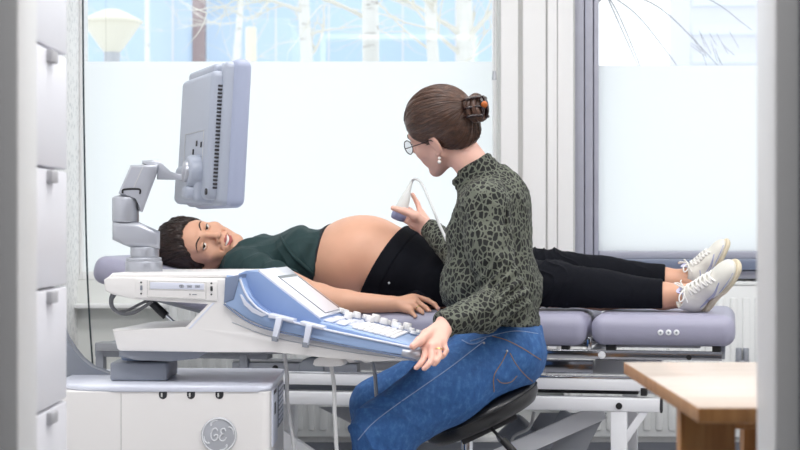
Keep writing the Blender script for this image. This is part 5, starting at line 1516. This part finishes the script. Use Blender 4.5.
# legs
f.chain([A_(500, 356, 4.37), A_(383, 431, 4.22), A_(392, 552, 4.26)], [.08, .06, .04], .02)
f.chain([A_(498, 354, 4.56), A_(380, 408, 4.62), A_(392, 546, 4.64)], [.08, .06, .04], .02)
for x, y, D in ((392, 552, 4.26), (392, 546, 4.64)):
    a = A_(x, y, D); a[2] = .05; f.cone(a + np.array((.02, 0, 0)), a + np.array((-.12, 0, -.015)), .034, .028, .02); f.cone(A_(x, y, D), a, .04, .035, .01)
pa, pc = np.array(P(397.5, 219.5, 5.115)), np.array(P(411.5, 181.5, 5.125)); ax = N3(pc - pa); L = np.linalg.norm(pc - pa)
u_ = N3(np.cross(ax, (0, 1, 0))); v_ = np.cross(ax, u_)
for o_ in (-1, -.33, .33, 1):
    q_ = u_ * o_ * .0085
    f.chain([pa + q_ - ax * .002, pa + q_ + ax * L * .2, pa + q_ * .5 + ax * L * .45, pa + ax * L * .8], [.0155, .0160, .0155, .0095], .0, 's')
for i in range(len(gp) - 1): f.cone(Q.M @ gp[i], Q.M @ gp[i + 1], .0168, .0168, .0, 's')
sax = np.array(SR @ Vector((0, 0, 1))); f.disc(np.array(SC) - sax * .002, sax, .172, .037, .02)
me = f.mesh('body', 1); bvhS = bvh_of(me)
HS.paint(me, 1)
bodyS = finish('body', me, [M['skin'], M['lips']], sit, 180)
HS.face_parts(sit, bvhS, Vector(P(300, 262, 5.2)), False)
# knitted top
s = Field((-.02, 4.02, .62), (.46, 5.16, 1.20), .0035)
s.ell(A_(494, 200, 4.455), (.158, .086, .070), TR, 0)
s.ell(A_(494, 228, 4.455), (.152, .098, .145), TR, .04)
s.ell(A_(478, 234, 4.46), (.118, .085, .075), TR, .03)
s.ell(A_(477, 283, 4.46), (.128, .098, .095), TR, .05)
s.ell(A_(499, 288, 4.455), (.152, .114, .13), TR, .05)
s.ell(A_(498, 326, 4.45), (.160, .110, .06), TR, .03)
s.cone(A_(480, 178, 4.457), A_(493, 196, 4.455), .064, .085, .03)
s.chain([A_(485, 203, 4.325), A_(489, 245, 4.30), A_(504, 296, 4.27), A_(508, 304, 4.27)], [.060, .057, .055, .050], .025)
s.chain([A_(508, 302, 4.27), A_(482, 312, 4.20), A_(446, 323.5, 4.112)], [.054, .051, .037], .02)
s.chain([A_(508, 198, 4.60), A_(486, 240, 4.78), A_(472, 270, 4.88)], [.060, .055, .054], .03)
s.chain([A_(472, 270, 4.88), A_(433, 231.5, 5.08)], [.052, .035], .02)
hb = A_(500, 333, 4.40)
s.half(hb, N3((-.11, .0, -1)), .006)
s.half(A_(442.5, 326, 4.11), N3(A_(446, 323.5, 4.112) - A_(482, 312, 4.20)), .003)
s.half(A_(430.5, 229.5, 5.095), N3(A_(433, 231.5, 5.08) - A_(472, 270, 4.88)), .003)
fs = folds(21, .009, (22, 36, 52))
el = A_(505, 300, 4.24)
def knit(co):
    e = np.exp(-np.sum((co - el) ** 2, 1) / .08 ** 2)
    hemz = np.exp(-((co[:, 2] - .73) / .06) ** 2)
    fold = np.sin((co[:, 2] - .8 * (co[:, 0] - el[0])) * 190 + 2 * np.sin(co[:, 0] * 40))
    return fs(co) * (.75 + .6 * e + .3 * hemz) + .0085 * e * fold
# crease between the sleeve and the side of the back
s.chain([A_(503, 205, 4.305), A_(507, 235, 4.285), A_(511, 275, 4.28)], [.005, .009, .008], .012, 's')
me = s.mesh('knitted_top', 2, knit); bvhK = bvh_of(me)
ktop = finish('knitted_top', me, M['leopard'], sit, 180)
c2 = Field((.05, 4.30, .98), (.34, 4.62, 1.24), .003)
ca, cb = A_(469.5, 166.5, 4.458), A_(484, 185, 4.455)
c2.cone(ca - (cb - ca) * .5, cb, .060, .070, 0); c2.half(ca, N3(ca - cb), .004); c2.half(cb, N3(cb - ca), .004)
finish('collar', c2.mesh('collar', 1, lambda co: .0012 * np.sin((co @ N3(cb - ca)) * 420)), M['leopard'], ktop, 180)
for a, b_, r in ((A_(446.5, 323.3, 4.113), A_(441.5, 325.2, 4.103), .0365), (A_(433.5, 231.8, 5.078), A_(429.5, 228.8, 5.10), .034)):
    bm = BM(); cyl(bm, a, b_, r, r * .96, 32, .004); obj('cuff', bm, M['leopard'], ktop, smooth=70)
# jeans
j = Field((-.24, 4.00, 0.04), (.46, 4.82, .80), .0035)
j.ell(A_(503, 350, 4.455), (.170, .108, .098), TR, 0)
j.ell(A_(505, 362, 4.455), (.166, .103, .085), TR, .03)
j.ell(A_(500, 330, 4.455), (.152, .106, .06), TR, .03)
j.chain([A_(506, 352, 4.37), A_(450, 385, 4.30), A_(383, 431, 4.22)], [.102, .095, .077], .03)
j.chain([A_(383, 431, 4.22), A_(385, 474, 4.235), A_(392, 548, 4.26)], [.078, .066, .054], .03)
j.chain([A_(502, 350, 4.57), A_(440, 374, 4.60), A_(379, 406, 4.62)], [.098, .086, .078], .02)
j.chain([A_(379, 406, 4.62), A_(380, 460, 4.63), A_(392, 542, 4.64)], [.077, .064, .052], .02)
j.half(A_(500, 324, 4.42), (.05, 0, 1), .003)
fj = folds(31, .006, (20, 34))
kn_, hipj = A_(372, 432, 4.2), A_(470, 345, 4.32)
def jean(co):
    a = np.exp(-np.sum((co - kn_) ** 2, 1) / .11 ** 2); b_ = np.exp(-np.sum((co - hipj) ** 2, 1) / .09 ** 2)
    w1 = (1 - np.abs(np.sin((co[:, 0] * 22 + co[:, 2] * 40) + 1.2 * np.sin(co[:, 1] * 30 + co[:, 2] * 25)))) ** 3
    return fj(co) * .5 + .010 * (a + .7 * b_) * (w1 - .2)
sax = np.array(SR @ Vector((0, 0, 1)))
j.disc(np.array(SC) - sax * .002, sax, .172, .037, .02)
me = j.mesh('jeans', 2, jean); bvhJ = bvh_of(me)
jeans = finish('jeans', me, M['denim'], sit, 180)
def seam(name, pts, r, m, sub=6):
    ln = surf_line(bvhJ, pts, .0004, sub)
    if len(ln) > 2:
        bm = BM(); tube(bm, ln, r, 5, 1); obj(name, bm, M[m], jeans)
seam('side_seam', [(483, 342), (470, 352), (452, 366), (425, 385), (395, 406), (372, 424), (358, 440)], .0014, 'stitch')
seam('pocket_stitching', [(507, 352), (502, 362), (494, 376), (494, 392)], .0013, 'stitch_tan')
seam('pocket_stitching', [(510, 353), (516, 364), (526, 376), (536, 384)], .0011, 'stitch_tan')
seam('pocket_stitching', [(497, 379), (502, 383), (511, 382), (517, 376)], .0011, 'stitch_tan')
seam('front_pocket_edge', [(462, 340), (470, 344), (478, 343), (486, 338)], .0016, 'stitch')
seam('yoke_seam', [(492, 336), (506, 340), (522, 348), (541, 360)], .0012, 'stitch_tan')
seam('waist_seam', [(470, 341), (490, 336), (515, 331), (541, 334)], .0012, 'stitch')
for x, y in ((507, 351), (484, 343)):
    h = on_surf(bvhJ, x, y, .001)
    if h is not None:
        bm = BM(); ball(bm, h, .0032, None, 10, 6); obj('rivet', bm, M['badge'], jeans)
# plain dark shoes, below the frame
for x, y, D in ((392, 552, 4.26), (392, 546, 4.64)):
    a = A_(x, y, D); s3 = Field(a + np.array((-.20, -.08, -a[2] - .01)), np.array((a[0] + .10, a[1] + .08, .13)), .003)
    s3.cone((a[0] + .03, a[1], .045), (a[0] - .12, a[1], .035), .042, .038, 0); s3.half((a[0], a[1], .004), (0, 0, -1), .003); s3.half((a[0], a[1], .075), (0, 0, 1), .004)
    finish('shoe', s3.mesh('shoe', 1), M['dark'], sit, 180)
# hair swept back into a clipped bun
hf = Field((-.04, 4.24, 1.08), (.30, 4.66, 1.40), .0025)
hE = lambda c, r, k, op='u': hf.ell(HS(*c), np.array(r) * HS.k, HS.R, k, op)
CAPC, CAPR = np.array((0, -.014, .034)), np.array((.0835, .1015, .0885))
hE(CAPC, CAPR, 0)
hE((0, -.055, -.015), (.066, .055, .060), .03)
hE((0, .108, -.045), (.090, .075, .102), .006, 's')
for sx in (-1, 1):
    hE((sx * .085, .018, -.050), (.030, .055, .042), .006, 's')
    hE((sx * .085, -.010, -.022), (.020, .021, .034), .004, 's')
hf.cone(HS(0, -.02, -.09), HS(0, .01, -.30), .056, .056, .006, 's')
BUN = np.array((0, -.108, .040))
me = hf.mesh('hair', 2); bvhH = bvh_of(me)
hair = finish('hair', me, M['hair_brown'], sit, 180)
bm = BM(); nrs = np.random.default_rng(8); cnt = 0
bdir = (BUN - CAPC) / CAPR; bdir /= np.linalg.norm(bdir)
c0 = HS(*CAPC)
for dv in sphere_dirs(1500, 12):
    if cnt > 330: break
    o = HS(*(CAPC + dv * CAPR * 2.5))
    h, n_, i_, t_ = bvhH.ray_cast(Vector(o), Vector(c0 - o).normalized(), 1.0)
    if h is None: continue
    if np.linalg.norm(HS.local(np.array(h)) - (CAPC + dv * CAPR)) > .012: continue
    ang = math.acos(np.clip(dv @ bdir, -1, 1))
    if ang < .5: continue
    pts = []
    for i in range(9):
        tt = i / 8 * (1 - .12 / ang)
        q = (math.sin((1 - tt) * ang) * dv + math.sin(tt * ang) * bdir) / math.sin(ang)
        o = HS(*(CAPC + q * CAPR * 2.5)); h, n_, i_, t_ = bvhH.ray_cast(Vector(o), Vector(c0 - o).normalized(), 1.0)
        if h is not None: pts.append(h + n_ * (.0006 + .0006 * nrs.random()))
    if len(pts) > 4: tube(bm, pts, [.0006] + [.0013] * (len(pts) - 2) + [.001], 5, 2); cnt += 1
obj('hair_strands', bm, M['hair_brown'], hair, smooth=180)
# the bun: coiled rolls
BC = np.array(P(475.5, 108.5, 4.385)); ba = N3(BC - c0); bu = N3(np.cross(ba, (0, 0, 1))); bv = np.cross(ba, bu)
bm = BM()
for k in range(15):
    ph = nrs.uniform(0, 6.28); r0 = nrs.uniform(.015, .030); hz = nrs.uniform(-.018, .016); tl = nrs.uniform(-.35, .35)
    pts = [BC + bu * r0 * math.cos(ph + a) + bv * r0 * 1.15 * math.sin(ph + a) + ba * (hz + tl * r0 * math.cos(a)) for a in np.linspace(0, 4.6, 10)]
    tube(bm, pts, [.003] + [.0072] * 8 + [.003], 8, 3)
ball(bm, BC, (.026, .026, .030)); bun = obj('hair_bun', bm, M['hair_brown'], hair, smooth=180)
# claw clip
bm = BM()
for sg in (-1, 1):
    sp = [BC + bv * x + bu * sg * .010 + ba * (.030 - .5 * x * x * 20) for x in (-.030, -.012, .012, .030)]
    tube(bm, sp, [.004, .0055, .0055, .004], 8, 5)
    for x in (-.024, 0, .024):
        tube(bm, [BC + bv * x + bu * sg * .010 + ba * .027, BC + bv * x + bu * sg * .027 + ba * .018, BC + bv * x * .95 + bu * sg * .035 + ba * -.002, BC + bv * x * .9 + bu * sg * .030 + ba * -.020], [.0042, .0042, .0036, .002], 8, 4)
clip = obj('hair_claw', bm, M['tortoise'], hair, smooth=180, label='dark brown hair claw')
bm = BM(); ball(bm, P(484.2, 104.5, 4.36), .0095); obj('clip_bead', bm, M['amber'], clip)
# spectacles
bm = BM()
for sx in (-1, 1):
    c = np.array((sx * .034, .1035, -.006))
    pts = [HS(*(c + np.array((.0215 * math.cos(a), -.0035 * abs(math.cos(a)) * (1 if math.cos(a) * sx > 0 else -.2), .0195 * math.sin(a))))) for a in np.linspace(0, 2 * math.pi, 25)]
    tube(bm, pts, .0014, 6, 1)
    tube(bm, [HS(sx * .0545, .100, .000), HS(sx * .066, .085, .003), HS(sx * .078, .030, .004), HS(sx * .081, -.004, .004), HS(sx * .079, -.018, -.010)], .0013, 6, 5)
tube(bm, [HS(-.013, .1035, -.002), HS(0, .107, .001), HS(.013, .1035, -.002)], .0013, 6, 4)
gl = obj('spectacles', bm, M['glass_rim'], sit)
for sx in (-1, 1):
    bm = BM(); c = np.array((sx * .034, .1035, -.006))
    loft(bm, [[HS(*(c + np.array((.0208 * math.cos(a), dy, .0188 * math.sin(a))))) for a in np.linspace(0, 2 * math.pi, 24, endpoint=False)] for dy in (-.0006, .0006)]); obj('lens', bm, M['lens'], gl)
bm = BM(); e = HS(-.0815, -.002, -.052); ball(bm, e, .0042, None, 12, 8); e2 = e + np.array((0, 0, -.010)); ball(bm, e2, .0052, None, 12, 8); obj('earring', bm, M['pearl'], sit)
ring_at(LM[2], LP[2], .45, .0100, sit)
for i in range(3):
    bm = BM(); ball(bm, Vector(LT[i]) + Vector((-.003, -.0055, .0)), (.004, .0022, .005), None, 12, 8); obj('fingernail', bm, M['nail'], sit)

# ------------------------------------------------------------------ the scanner probe in her hand
pr = empty('ultrasound_probe', P(402, 222, 5.12), 'white hand-held ultrasound probe with curved cable pressed on the bare belly', 'probe')
pa, pc = np.array(P(397.5, 219.5, 5.115)), np.array(P(411.5, 181.5, 5.125)); ax = N3(pc - pa); L = np.linalg.norm(pc - pa)
u_ = N3(np.cross(ax, (0, 1, 0))); v_ = np.cross(ax, u_)
def prof(stations):
    return [[Vector(pa + ax * L * t + u_ * a * math.cos(x) + v_ * b * math.sin(x)) for x in [2 * math.pi * k / 24 for k in range(24)]] for t, a, b in stations]
bm = BM(); loft(bm, prof([(-.02, .014, .010), (0, .0215, .0135), (.08, .0235, .015), (.17, .0235, .015), (.20, .0225, .0145)])); obj('probe_head', bm, M['probe_head'], pr, smooth=60)
bm = BM(); loft(bm, prof([(.19, .0222, .0145), (.24, .0215, .0145), (.36, .019, .015), (.50, .0165, .0145), (.64, .0135, .0125), (.76, .009, .009), (.90, .0062, .0062), (1.0, .0052, .0052)])); obj('probe_body', bm, M['probe_white'], pr, smooth=60)
bm = BM(); tube(bm, [P(411, 183.5, 5.125), P(413.2, 179.6, 5.12), P(417.5, 179.4, 5.10), P(422.5, 185, 5.06), P(428, 197, 5.0), P(434, 211, 4.94), P(439.5, 225, 4.92), P(446, 239, 4.86), P(455, 262, 4.80), P(458, 300, 4.76), P(446, 322, 4.72), P(425, 335, 4.58), P(408, 343, 4.45)], .0042, 10); obj('probe_cable', bm, M['cable_white'], pr)
